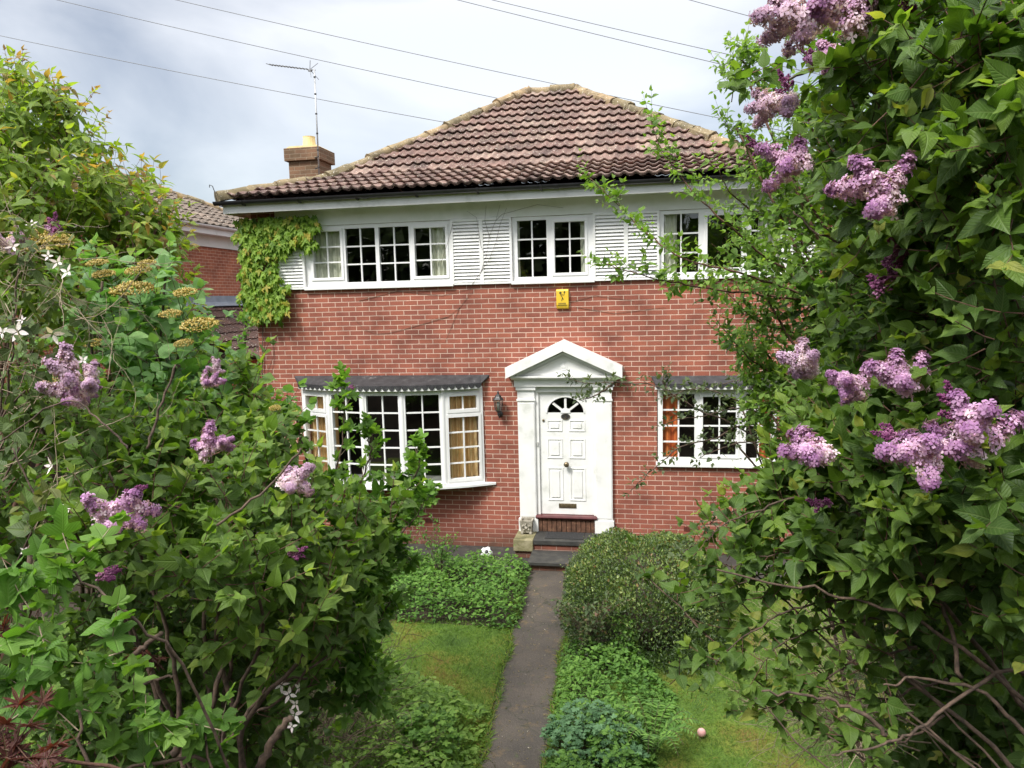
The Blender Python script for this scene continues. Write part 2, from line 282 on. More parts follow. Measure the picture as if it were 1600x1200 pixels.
# ------------------------------------------------------------------ leaf machinery
def leaf_tpl(w=.5, curl=.18, fold=.12, tip=.3, n=5, serr=0):
    "ovate leaf of unit length along +y"
    v = [(0, 0, 0)]; f = []; ts = np.linspace(0, 1, n + 2)[1:-1]
    for i, t in enumerate(ts):
        hw = w * .5 * (math.sin(math.pi * t ** .68)) ** (.8) * (1 - tip * t ** 2.2); z = -curl * t * t
        if serr and i % 2: hw *= (1 - serr)
        v += [(-hw, t, z + fold * hw * 2), (0, t + .0, z), (hw, t, z + fold * hw * 2)]
    v.append((0, 1, -curl)); k = len(v) - 1
    f += [(0, 2, 1), (0, 3, 2)]
    for i in range(n - 1):
        a = 1 + 3 * i; f += [(a, a + 1, a + 4, a + 3), (a + 1, a + 2, a + 5, a + 4)]
    a = 1 + 3 * (n - 1); f += [(a, a + 1, k), (a + 1, a + 2, k)]
    return np.array(v), f
def lobed_tpl(lobes, depth=.45, curl=.15, width=1.0, sharp=1.0):
    "palmate leaf: lobes = [(angle deg, length)] "
    out = []; n = len(lobes)
    for i, (a, l) in enumerate(lobes):
        out.append((math.radians(a), l))
        if i < n - 1:
            a2, l2 = lobes[i + 1]
            for q in ((.25, .78), (.5, 1 - depth), (.75, .78)):
                lm = (l * (1 - q[0]) + l2 * q[0]); out.append((math.radians(a * (1 - q[0]) + a2 * q[0]), lm * (q[1] if q[0] == .5 else (1 - depth * sharp * .55))))
    v = [(0, 0, 0)] + [(r * math.sin(a) * width, .0 + r * math.cos(a), -curl * r * r + .05 * abs(math.sin(a * 2.5))) for a, r in out]
    v = [(x, y + .0, z) for x, y, z in v]; f = [(0, i + 1, i) for i in range(1, len(v) - 1)]
    return np.array(v), f
T_BIG = leaf_tpl(.66, .14, .10, .62, 7); T_MID = leaf_tpl(.62, .2, .14, .5, 4); T_LONG = leaf_tpl(.46, .28, .16, .6, 6); T_SMALL = leaf_tpl(.55, .15, .15, .2, 2)
T_ROUND = leaf_tpl(.8, .12, .08, .05, 5); T_NARROW = leaf_tpl(.3, .1, .15, .2, 2)
T_LOBE = lobed_tpl([(-150, .35), (-95, .55), (-45, .80), (0, 1.0), (45, .80), (95, .55), (150, .35)], .30, .16)
def crenate_tpl(lobes, w=25, n=34, curl=.16):
    out = []
    for i in range(n):
        a = -168 + 336 * i / (n - 1); r = max(l * math.exp(-((a - c) / w) ** 2 * .5) for c, l in lobes); r = max(r, .34 * (1 - abs(a) / 400)); out.append((math.radians(a), r * (1 + (.055 if i % 2 else -.03))))
    v = [(0, 0, 0)] + [(r * math.sin(a), r * math.cos(a), -curl * r * r + .05 * math.sin(a * 3)) for a, r in out]; return np.array(v), [(0, i + 1, i) for i in range(1, len(v) - 1)]
T_LOBE = crenate_tpl([(-135, .50), (-62, .80), (0, 1.0), (62, .80), (135, .50)])
T_CREEP = lobed_tpl([(-125, .4), (-50, .72), (0, 1.15), (50, .72), (125, .4)], .5, .3, .9)
T_MAPLE = lobed_tpl([(-110, .5), (-70, .8), (-35, .95), (0, 1.05), (35, .95), (70, .8), (110, .5)], .72, .2)
T_BLADE = (np.array([(-.05, 0, 0), (.05, 0, 0), (.035, .55, -.04), (-.035, .55, -.04), (0, 1, -.2)]), [(0, 1, 2, 3), (3, 2, 4)])
def floret_tpl():
    v = []; f = []
    for k in range(4):
        a = math.pi / 2 * k + .4; c, s = math.cos(a), math.sin(a); b = len(v)
        v += [(0, 1, 0), (c * .42 - s * .22, 1.05, s * .42 + c * .22), (c * .62, 1.0, s * .62), (c * .42 + s * .22, 1.05, s * .42 - c * .22)]; f.append((b, b + 1, b + 2, b + 3))
    b = len(v)
    for k in range(3): a = 2.1 * k; v += [(math.cos(a) * .07, 0, math.sin(a) * .07), (math.cos(a) * .15, 1, math.sin(a) * .15)]
    f += [(b, b + 2, b + 3, b + 1), (b + 2, b + 4, b + 5, b + 3), (b + 4, b, b + 1, b + 5)]
    return np.array(v), f
T_FLORET = floret_tpl()
T_BUD = (np.array([(0, 0, 0), (.3, .5, 0), (0, .5, .3), (-.3, .5, 0), (0, .5, -.3), (0, 1, 0)]), [(0, 1, 2), (0, 2, 3), (0, 3, 4), (0, 4, 1), (5, 2, 1), (5, 3, 2), (5, 4, 3), (5, 1, 4)])
def unit(a): return a / (np.linalg.norm(a, axis=-1, keepdims=True) + 1e-9)
def scatter(name, mat, parent, tpl, pos, ydir, nrm, size, rnd, wob=0, seed=1):
    tv, tf = tpl; pos = np.asarray(pos, float); n = len(pos)
    y = unit(np.asarray(ydir, float)); nz_ = np.asarray(nrm, float); x = unit(np.cross(y, nz_)); z = np.cross(x, y)
    size = np.broadcast_to(np.asarray(size, float), (n,)); off = root_of(parent)
    T = np.repeat(tv[None], n, 0)
    if wob:
        g = np.random.default_rng(seed); T = T.copy(); cu = g.normal(0, wob, (n, 1)); T[:, :, 2] += cu * T[:, :, 1] ** 2; sk = g.normal(0, wob * .8, (n, 1)); T[:, :, 0] += sk * T[:, :, 1] ** 2
        T[:, :, 0] *= 1 + g.normal(0, .14, (n, 1)); T[:, :, 2] += g.normal(0, wob * .35, (n, 1)) * np.sin(T[:, :, 1] * 9 + g.uniform(0, 6, (n, 1))) * np.abs(T[:, :, 0]) * 4
    V = pos[:, None] - off + size[:, None, None] * (T[:, :, 0:1] * x[:, None] + T[:, :, 1:2] * y[:, None] + T[:, :, 2:3] * z[:, None])
    k = len(tv); V = V.reshape(-1, 3)
    lens = np.array([len(q) for q in tf]); fl = np.concatenate([np.array(q) for q in tf])
    idx = (fl[None] + (np.arange(n) * k)[:, None]).reshape(-1); ll = np.tile(lens, n); st = np.concatenate([[0], np.cumsum(ll)[:-1]])
    me = bpy.data.meshes.new(name); me.vertices.add(len(V)); me.vertices.foreach_set('co', V.astype(np.float32).ravel())
    me.loops.add(len(idx)); me.loops.foreach_set('vertex_index', idx.astype(np.int32)); me.polygons.add(len(ll)); me.polygons.foreach_set('loop_start', st.astype(np.int32)); me.polygons.foreach_set('loop_total', ll.astype(np.int32))
    me.update(calc_edges=True); me.polygons.foreach_set('use_smooth', np.ones(len(ll), bool))
    a = me.attributes.new('rnd', 'FLOAT', 'POINT'); a.data.foreach_set('value', np.repeat(np.clip(rnd, 0, 1), k).astype(np.float32))
    if n < 9e9 and len(tf) > 3: lc = me.attributes.new('lc', 'FLOAT_VECTOR', 'POINT'); lc.data.foreach_set('vector', np.tile(tv, (n, 1)).astype(np.float32).ravel())
    me.materials.append(mat); o = bpy.data.objects.new(name, me); C.objects.link(o); o.parent = parent; return o
class Plant:
    "collects twigs and leaves of one shrub"
    def __init__(s, seed, out=(0, 0, 0)): s.out = np.array(out, float); s.g = np.random.default_rng(seed); s.p = []; s.y = []; s.n = []; s.s = []; s.r = []; s.tw = MB(); s.st = MB()
    def leaf(s, p, y, n, sz, r): s.p.append(p); s.y.append(y); s.n.append(n); s.s.append(sz); s.r.append(r)
    def twig(s, p, d, Ln, k, size, spread=.9, droop=.25, twr=.0022, base=.15, tilt=.35, tone=0., up=.25):
        g = s.g; d = d / (np.linalg.norm(d) + 1e-9); pts = [p]; q = p.copy(); dd = d.copy()
        a = np.cross(d, [.3, .2, 1.]); a /= np.linalg.norm(a) + 1e-9; b = np.cross(d, a); ph = g.uniform(0, 6.28); r0 = g.normal(0, .13)
        for i in range(k):
            dd = dd + g.normal(0, .09, 3) + np.array([0, 0, up / k]); dd /= np.linalg.norm(dd); q = q + dd * Ln / k; pts.append(q.copy()); t = (i + 1) / k
            if t < base: continue
            ang = ph + i * 1.57
            for sg in (1, -1):
                if g.random() < .06: continue
                side = (math.cos(ang) * a + math.sin(ang) * b) * sg; side = side + g.normal(0, .18, 3)
                y = dd * (.45 + .35 * t) + side * spread + np.array([0, 0, -droop]); n = np.array([0, 0, 1.]) + s.out + dd * .3 + side * .12 + g.normal(0, tilt, 3)
                sz = size * g.uniform(.5, 1.22) * (1.0 - .45 * t ** 3) * (.8 + .2 * min(1, t * 3))
                s.leaf(q + g.normal(0, .002, 3), y, n, sz, .42 + r0 + tone + .32 * t ** 2 + g.normal(0, .13))
        y = dd + np.array([0, 0, -droop * .5]) + g.normal(0, .2, 3)
        s.leaf(q, y, np.array([0, 0, 1.]) + g.normal(0, .3, 3), size * .62, .8 + r0 + tone + g.normal(0, .1))
        s.tw.tube(pts, [twr * (1 - .6 * i / len(pts)) for i in range(len(pts))], 3, False); return q
    def blob(s, c, r, n, Ln, k, size, sq=(1, 1, 1), upb=.5, outb=1.0, **kw):
        g = s.g; c = np.array(c)
        for _ in range(n):
            u = g.normal(0, 1, 3); u /= np.linalg.norm(u); rr = g.random() ** .5; p = c + u * r * rr * np.array(sq)
            d = u * outb * (.4 + rr) + np.array([0, 0, upb]) + g.normal(0, .35, 3); s.twig(p - d / np.linalg.norm(d) * Ln * .5, d, Ln * g.uniform(.6, 1.25), k, size, **kw)
    def stem(s, pts, r0, r1, sides=6, jit=.02):
        "smooth branch through points"
        P_ = [np.array(p, float) for p in pts]; out = []
        for i in range(len(P_) - 1):
            a, b, c, d = P_[max(i - 1, 0)], P_[i], P_[i + 1], P_[min(i + 2, len(P_) - 1)]
            for t in np.linspace(0, 1, 6, endpoint=False):
                out.append(.5 * ((2 * b) + (-a + c) * t + (2 * a - 5 * b + 4 * c - d) * t * t + (-a + 3 * b - 3 * c + d) * t ** 3) + s.g.normal(0, jit * .25, 3))
        out.append(P_[-1]); m_ = len(out); s.st.tube(out, [r0 + (r1 - r0) * i / (m_ - 1) for i in range(m_)], sides); return out
    def arch(s, pts, r0, r1, size, step=.05, twL=.12, k=3, pairs=True, **kw):
        out = s.stem(pts, r0, r1, 5, .012); acc = 0
        for i in range(1, len(out)):
            seg = out[i] - out[i - 1]; L_ = np.linalg.norm(seg); m_ = max(1, int(L_ / step)); dr = seg / (L_ + 1e-9)
            for j in range(m_):
                p = out[i - 1] + seg * (j / m_); sd = s.g.normal(0, 1, 3); sd -= dr * (sd @ dr); sd /= np.linalg.norm(sd) + 1e-9
                s.twig(p, sd + dr * .6 + np.array([0, 0, .45]), twL * s.g.uniform(.3, 1.3), k, size * s.g.uniform(.75, 1.1), **kw)
        s.twig(out[-1], out[-1] - out[-3], twL, k + 1, size * .8, **kw)
    def done(s, parent, tpl, mat, bm, twm=None, wob=.12, seed=3):
        if s.p: scatter('foliage', mat, parent, tpl, s.p, s.y, s.n, s.s, np.array(s.r), wob, seed)
        if s.tw.v: s.tw.build('twigs', twm or bm, parent, True)
        if s.st.v: s.st.build('branches', bm, parent, True)

# ------------------------------------------------------------------ ground
def gz(x, y):
    t = min(1, max(0, (-6.9 - y) / 2.7)); return 2.25 * t * t * (3 - 2 * t)
def sheet(name, xs, ys, zf, mat):
    b = MB(); nx = len(xs)
    for y in ys:
        for x in xs: b.v.append((x, y, zf(x, y)))
    for j in range(len(ys) - 1):
        for i in range(nx - 1): k = j * nx + i; b.f.append([k, k + 1, k + 1 + nx, k + nx])
    return b.build(name, mat, None, True)
M['soil'] = plain('damp_soil', [(.3, (.018, .014, .009)), (.6, (.045, .032, .02)), (.8, (.05, .07, .02))], 3, .95, .02)
def lawn_mat():
    m, t, b, o = newmat('mossy_lawn'); n = noise(t, 1.6, 5); r = ramp(t, [(.30, (.055, .12, .014)), (.5, (.11, .20, .02)), (.6, (.17, .21, .025)), (.70, (.19, .14, .03)), (.8, (.10, .17, .015))]); t.links.new(n.outputs['Fac'], r.inputs[0])
    n2 = noise(t, 60, 4, rough=.7); r2 = ramp(t, [(.3, (.55, .55, .5)), (.7, (1.3, 1.3, 1.2))]); t.links.new(n2.outputs['Fac'], r2.inputs[0]); c = mixc(t, 1.0, r.outputs[0], r2.outputs[0], 'MULTIPLY')
    t.links.new(c, b.inputs['Base Color']); b.inputs['Roughness'].default_value = .95; bump(t, b, n2.outputs['Fac'], .03, 1); return m
M['lawn'] = lawn_mat()
def tarmac():
    m, t, b, o = newmat('worn_tarmac'); n = noise(t, 110, 4, rough=.7); r = ramp(t, [(.3, (.038, .033, .028)), (.6, (.080, .069, .058)), (.8, (.14, .122, .098))]); t.links.new(n.outputs['Fac'], r.inputs[0])
    n2 = noise(t, 5, 6, rough=.7); r2 = ramp(t, [(.56, (0, 0, 0)), (.7, (.75, .75, .75))]); t.links.new(n2.outputs['Fac'], r2.inputs[0]); c = mixc(t, r2.outputs[0], r.outputs[0], (.15, .105, .055))
    n4 = noise(t, 2.0, 5); r4 = ramp(t, [(.35, (.75, .75, .75)), (.65, (1.2, 1.15, 1.1))]); t.links.new(n4.outputs['Fac'], r4.inputs[0]); c = mixc(t, 1.0, c, r4.outputs[0], 'MULTIPLY')
    vo = t.nodes.new('ShaderNodeTexVoronoi'); vo.feature = 'DISTANCE_TO_EDGE'; vo.inputs['Scale'].default_value = 1.1; nw_ = noise(t, 4, 5); va = t.nodes.new('ShaderNodeVectorMath'); va.operation = 'MULTIPLY_ADD'; tc_ = t.nodes.new('ShaderNodeTexCoord'); t.links.new(nw_.outputs['Color'], va.inputs[0]); va.inputs[1].default_value = (.5, .5, 0); t.links.new(tc_.outputs['Object'], va.inputs[2]); t.links.new(va.outputs[0], vo.inputs['Vector'])
    rc = ramp(t, [(.0, (.8, .8, .8)), (.012, (0, 0, 0))]); t.links.new(vo.outputs['Distance'], rc.inputs[0]); c = mixc(t, rc.outputs[0], c, (.02, .025, .012))
    n6 = noise(t, 9, 5, rough=.7); r6 = ramp(t, [(.60, (0, 0, 0)), (.70, (.7, .7, .7))]); t.links.new(n6.outputs['Fac'], r6.inputs[0]); c = mixc(t, r6.outputs[0], c, (.05, .065, .022))
    t.links.new(c, b.inputs['Base Color']); b.inputs['Roughness'].default_value = .8; bump(t, b, n.outputs['Fac'], .006, .8); return m
M['tarmac'] = tarmac()
xs = [-300, -120, -50, -25, -12, -6, -3, 0, 2, 4, 6, 8, 10, 13, 20, 40, 100, 300]
sheet('ground', xs, [-300, -100, -40, -20, -14, -12, -11, -10.5, -10, -9.6, -9.2, -8.8, -8.4, -8, -7.6, -7.2, -6.9, -6, -3, 0, 8, 30, 100, 300], gz, M['soil'])['kind'] = 'structure'
def pathL(y): return 4.47 + .31 * min(1, max(0, (-.9 - y) / 4.5)) + .008 * math.sin(y * 5)
def pathR(y): return 5.14 + .20 * min(1, max(0, (-.9 - y) / 4.5)) + .008 * math.sin(y * 4 + 1)
ysl = list(np.arange(-6.8, -2.75, .2)); b = MB()
def strip(name, L_, R_, ys, z, mat, nx=8):
    b = MB()
    for y in ys:
        for i in range(nx + 1): f = i / nx; b.v.append((L_(y) * (1 - f) + R_(y) * f, y, z))
    for j in range(len(ys) - 1):
        for i in range(nx): k = j * (nx + 1) + i; b.f.append([k, k + 1, k + 2 + nx, k + 1 + nx])
    return b.build(name, mat)
tag(strip('lawn', lambda y: -1.0, lambda y: pathL(y) - .02, ysl, .004, M['lawn']), kind='structure')
tag(strip('lawn', lambda y: pathR(y) + .5, lambda y: 12.5, list(np.arange(-6.8, -.8, .25)), .004, M['lawn']), kind='structure')
tag(strip('path', pathL, pathR, list(np.arange(-6.9, -.45, .15)), .012, M['tarmac']), kind='structure')
tag(strip('paving', lambda y: -2.0, lambda y: 10.5, [-.95, -.7, -.5, -.25, 0.0], .008, M['slate'], 24), kind='structure')

# ------------------------------------------------------------------ the house
house = empty('detached_house', (0, 0, 0), 'red brick two storey house with hipped tile roof and white louvred upper panels', 'house')
WX = 8.72; WD = 7.7; ZT = 5.40
def wall_grid(name, x0, x1, z0, z1, holes, y, th, mat, parent, axis='y'):
    xs_ = sorted({x0, x1, *[h[0] for h in holes], *[h[1] for h in holes]}); zs_ = sorted({z0, z1, *[h[2] for h in holes], *[h[3] for h in holes]}); b = MB()
    for i in range(len(xs_) - 1):
        for j in range(len(zs_) - 1):
            xm = (xs_[i] + xs_[i + 1]) / 2; zm = (zs_[j] + zs_[j + 1]) / 2
            if any(h[0] < xm < h[1] and h[2] < zm < h[3] for h in holes): continue
            b.face([(xs_[i], y, zs_[j]), (xs_[i + 1], y, zs_[j]), (xs_[i + 1], y, zs_[j + 1]), (xs_[i], y, zs_[j + 1])])
    for h in holes:   # reveals
        a, c, d, e_ = h
        b.face([(a, y, d), (a, y + th, d), (a, y + th, e_), (a, y, e_)]); b.face([(c, y, d), (c, y, e_), (c, y + th, e_), (c, y + th, d)])
        b.face([(a, y, d), (c, y, d), (c, y + th, d), (a, y + th, d)]); b.face([(a, y, e_), (a, y + th, e_), (c, y + th, e_), (c, y, e_)])
    return b
UW = [(.89, 3.27), (4.21, 5.41), (6.37, 8.10)]
holes = [(a, c, 4.12, 5.09) for a, c in UW] + [(.80, 3.60, 1.06, 2.50), (4.52, 5.42, .50, 2.50), (6.34, 8.02, 1.38, 2.52)]
b = wall_grid('wall', 0, WX, 0, ZT, holes, 0, .11, M['brick'], house)
b.face([(0, WD, 0), (0, 0, 0), (0, 0, ZT), (0, WD, ZT)]); b.face([(WX, 0, 0), (WX, WD, 0), (WX, WD, ZT), (WX, 0, ZT)]); b.face([(WX, WD, 0), (0, WD, 0), (0, WD, ZT), (WX, WD, ZT)])
b.build('wall', M['brick'], house)
# rooms behind the windows
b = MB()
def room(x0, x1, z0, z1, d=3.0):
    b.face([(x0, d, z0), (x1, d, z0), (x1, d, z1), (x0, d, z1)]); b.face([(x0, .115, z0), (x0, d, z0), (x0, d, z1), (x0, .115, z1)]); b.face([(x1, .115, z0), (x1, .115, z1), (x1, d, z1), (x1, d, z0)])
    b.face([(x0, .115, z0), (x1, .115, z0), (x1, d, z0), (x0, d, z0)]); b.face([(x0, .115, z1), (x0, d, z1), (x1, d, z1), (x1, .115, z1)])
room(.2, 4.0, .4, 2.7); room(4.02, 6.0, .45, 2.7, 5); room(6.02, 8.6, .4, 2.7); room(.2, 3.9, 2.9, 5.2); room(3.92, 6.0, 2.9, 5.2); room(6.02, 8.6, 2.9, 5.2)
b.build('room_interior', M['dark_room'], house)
# frieze, soffit, fascia
b = MB(); b.box(.42, WX - .1, -.022, -.002, 5.092, 5.385); b.build('frieze_board', M['frieze'], house)
b = MB(); b.box(-.26, 9.02, -.35, -.325, 5.30, 5.47); b.box(-.26, -.235, -.325, 8.05, 5.30, 5.47); b.box(8.995, 9.02, -.325, 8.05, 5.30, 5.47); b.build('fascia', M['paint'], house)
b = MB(); b.box(-.235, 8.995, -.325, .003, 5.385, 5.40); b.box(-.235, 0, .003, 8.0, 5.385, 5.40); b.box(WX, 8.995, .003, 8.0, 5.385, 5.40); b.build('soffit', M['frieze'], house)
def gutter(mb, p0, p1, r=.058):
    "half round trough opening upward"
    p0, p1 = np.array(p0, float), np.array(p1, float); d = unit(p1 - p0); s_ = np.cross(d, [0, 0, 1.]); bq = len(mb.v); k = 10
    for p in (p0, p1):
        for rr in (r, r - .006):
            for j in range(k + 1): q = math.pi * (1 + j / k); mb.v.append(tuple(p + s_ * rr * math.cos(q) + np.array([0, 0, 1.]) * rr * math.sin(q)))
    n = k + 1
    for j in range(k):
        mb.f.append([bq + j, bq + j + 1, bq + 2 * n + j + 1, bq + 2 * n + j]); mb.f.append([bq + n + j, bq + 3 * n + j, bq + 3 * n + j + 1, bq + n + j + 1])
        mb.f.append([bq + j, bq + n + j, bq + n + j + 1, bq + j + 1]); mb.f.append([bq + 2 * n + j, bq + 2 * n + j + 1, bq + 3 * n + j + 1, bq + 3 * n + j])
    mb.f.append([bq, bq + 2 * n, bq + 3 * n, bq + n]); mb.f.append([bq + k, bq + n + k, bq + 3 * n + k, bq + 2 * n + k])
g_ = MB(); gutter(g_, (-.36, -.41, 5.475), (9.1, -.41, 5.475)); gutter(g_, (-.32, 8.1, 5.475), (-.32, -.3, 5.475)); go = g_.build('gutter', M['black'], house)
g_ = MB()
for x in np.arange(.1, 9, .92): MB().prism([(-.352, 5.46), (-.352, 5.40), (-.42, 5.405), (-.474, 5.45), (-.478, 5.478), (-.47, 5.478)], 'x', x, x + .028).build('gutter_bracket', M['black'], go)
for x in (2.05, 4.9, 7.6): q_ = MB(); gutter(q_, (x, -.41, 5.474), (x + .07, -.41, 5.474), .066); q_.build('gutter_joint', M['black'], go)

# tiled roofs
def tiled_slope(mbv, a, bpt, prof, per=.167, amp=.031, rise=.050, hl=1, hr=1, seed=0, gauge=.33):
    """a,bpt eave corners; prof = list of (run inward, z) points; hips at 45 deg plan each end (hl,hr)"""
    V, F, Rn = mbv; a = np.array([*a, 0.]); bpt = np.array([*bpt, 0.]); u = unit(bpt - a); Ln = np.linalg.norm(bpt - a); inn = np.cross([0, 0, 1.], u); g = np.random.default_rng(seed)
    cum = [0]
    for i in range(len(prof) - 1): cum.append(cum[-1] + math.hypot(prof[i + 1][0] - prof[i][0], prof[i + 1][1] - prof[i][1]))
    S = cum[-1]; nr = int(round(S / gauge)); gauge = S / nr
    def pt(s_):
        s_ = min(max(s_, 0), S); i = max(j for j in range(len(cum) - 1) if cum[j] <= s_ + 1e-9); f = (s_ - cum[i]) / (cum[i + 1] - cum[i]); p = prof[i]; q = prof[i + 1]
        r, z = p[0] + f * (q[0] - p[0]), p[1] + f * (q[1] - p[1]); nx, nz2 = -(q[1] - p[1]), (q[0] - p[0]); l = math.hypot(nx, nz2); return r, z, nx / l, nz2 / l
    xs_ = np.arange(0, Ln + per / 8, per / 8)
    def h(x): c_ = math.cos(2 * math.pi * x / per); return amp * max(0, (c_ + .25) / 1.25) ** .75
    for r_ in range(nr):
        s0 = r_ * gauge; rows = [(s0 + .045, -.002), (s0 + .001, rise - .02), (s0, rise), (s0 + gauge * .5, rise * .6), (s0 + gauge * 1.12, 0)]
        jt = g.normal(0, .006, 400); jh = g.normal(0, .002, 400); rn = g.random(400); base = len(V)
        r_a = pt(s0)[0]; lo = r_a * hl; hi = Ln - r_a * hr
        cols = [x for x in xs_ if lo - per < x < hi + per]
        if len(cols) < 2: continue
        for (s_, off) in rows:
            for x in cols:
                ti = int(x / .334 + .0001); rr, zz, nx, nz2 = pt(s_ + (jt[ti] if off > 0 else jt[ti] * .5)); xx = min(max(x, rr * hl), Ln - rr * hr); hh = off + jh[ti] + h(x)
                if False: pass
                p = a + u * xx + inn * (rr + nx * hh); V.append((p[0], p[1], zz + nz2 * hh)); Rn.append(rn[ti] * .8 + .2 * rn[(ti * 7 + 3) % 400])
        m_ = len(cols)
        for j in range(4):
            for i in range(m_ - 1): k = base + j * m_ + i; F.append([k, k + 1, k + 1 + m_, k + m_])
def finish_tiles(name, d, mat, parent):
    V, F, Rn = d; me = bpy.data.meshes.new(name); off = root_of(parent); me.from_pydata([tuple(np.array(v) - off) for v in V], [], F); me.update()
    a = me.attributes.new('rnd', 'FLOAT', 'POINT'); a.data.foreach_set('value', np.array(Rn, np.float32)); me.polygons.foreach_set('use_smooth', [True] * len(me.polygons))
    me.materials.append(mat); o = bpy.data.objects.new(name, me); C.objects.link(o); o.parent = parent
    m_ = o.modifiers.new('e', 'EDGE_SPLIT'); m_.split_angle = math.radians(50); return o
EX0, EX1, EY0, EY1, EZ = -.30, 9.05, -.37, 8.07, 5.535
HR = 4.22; PR = [(0, EZ), (1.25, 5.96), (HR, 7.90)]
d = ([], [], [])
tiled_slope(d, (EX0, EY0), (EX1, EY0), PR, seed=1); tiled_slope(d, (EX1, EY0), (EX1, EY1), PR, seed=2); tiled_slope(d, (EX1, EY1), (EX0, EY1), PR, seed=3); tiled_slope(d, (EX0, EY1), (EX0, EY0), PR, seed=4)
roof = finish_tiles('roof', d, M['tile'], house)
def hip_tiles(name, pts, parent, mat, r=.125, seg=.42, seed=5):
    V, F, Rn = [], [], []; g = np.random.default_rng(seed); pts = [np.array(p, float) for p in pts]
    for i in range(len(pts) - 1):
        a, c = pts[i], pts[i + 1]; Lq = np.linalg.norm(c - a); m_ = max(1, int(round(Lq / seg))); dr = (c - a) / Lq; s_ = unit(np.cross(dr, [0, 0, 1.])); up = np.cross(s_, dr)
        for j in range(m_):
            base = len(V); k = 10; o_ = g.normal(0, .014, 3); rn = g.random()
            for t in (0, .12, .5, .9, 1.0):
                p = a + dr * Lq * ((j + t * 1.05 - .02) / m_) + o_
                for q in range(k + 1):
                    an = math.pi * (-.12 + 1.24 * q / k); rr = r * (1.1 if t < .1 else 1.05 if t < .2 else 1 - .05 * t) + g.normal(0, .009)
                    V.append(tuple(p + s_ * rr * math.cos(an) + up * (rr * math.sin(an) * .85 - .035))); Rn.append(rn)
            for t in range(4):
                for q in range(k): e_ = base + t * (k + 1) + q; F.append([e_, e_ + 1, e_ + k + 2, e_ + k + 1])
            F.append([base + q for q in range(k + 1)]); F.append([base + 4 * (k + 1) + q for q in range(k + 1)][::-1])
    return finish_tiles(name, (V, F, Rn), mat, parent)
def hz(x, y, z): return (x, y, z + .03)
apL, apR = (EX0 + HR, EY0 + HR, 7.90), (EX1 - HR, EY0 + HR, 7.90)
for c_, ap in (((EX0, EY0), apL), ((EX1, EY0), apR), ((EX0, EY1), apL), ((EX1, EY1), apR)):
    sx = 1 if c_[0] < 4 else -1; sy = 1 if c_[1] < 4 else -1
    hip_tiles('hip_tiles', [hz(c_[0] - .02 * sx, c_[1] - .02 * sy, EZ), hz(c_[0] + 1.25 * sx, c_[1] + 1.25 * sy, 5.96), hz(*ap)], roof, M['hipm'], seed=int(abs(c_[0] * 3 + c_[1] * 5)))
hip_tiles('ridge_tiles', [hz(*apL), hz(*apR)], roof, M['hipm'], seed=9)
g_ = MB(); g_.tube([(EX0 - .03, EY0 - .02, 5.49), (EX0 - .05, EY0 - .02, 5.62), (EX0 - .08, EY0 - .03, 5.72), (EX0 - .13, EY0 - .03, 5.74), (EX0 - .13, EY0 - .03, 5.70)], .007, 5); g_.build('hip_iron', M['iron'], roof)
# chimney
b = MB(); b.box(-.60, .02, 2.62, 3.2, 4.0, 6.62); ch = b.build('chimney', M['brown_brick'], roof, False, .004)
b = MB(); b.box(-.66, .08, 2.56, 3.26, 6.622, 6.86); b.build('chimney_cap', M['brown_brick'], ch, False, .006)
b = MB(); b.prism([(-.64, 6.862), (.06, 6.862), (0, 6.90), (-.56, 6.90)], 'y', 2.6, 3.2); b.lathe((-.28, 2.9, 6.88), [(.12, 0), (.125, .05), (.115, .22), (.12, .24), (.10, .24), (.10, .1)], 18); b.build('chimney_pot', M['pot'], ch, False)

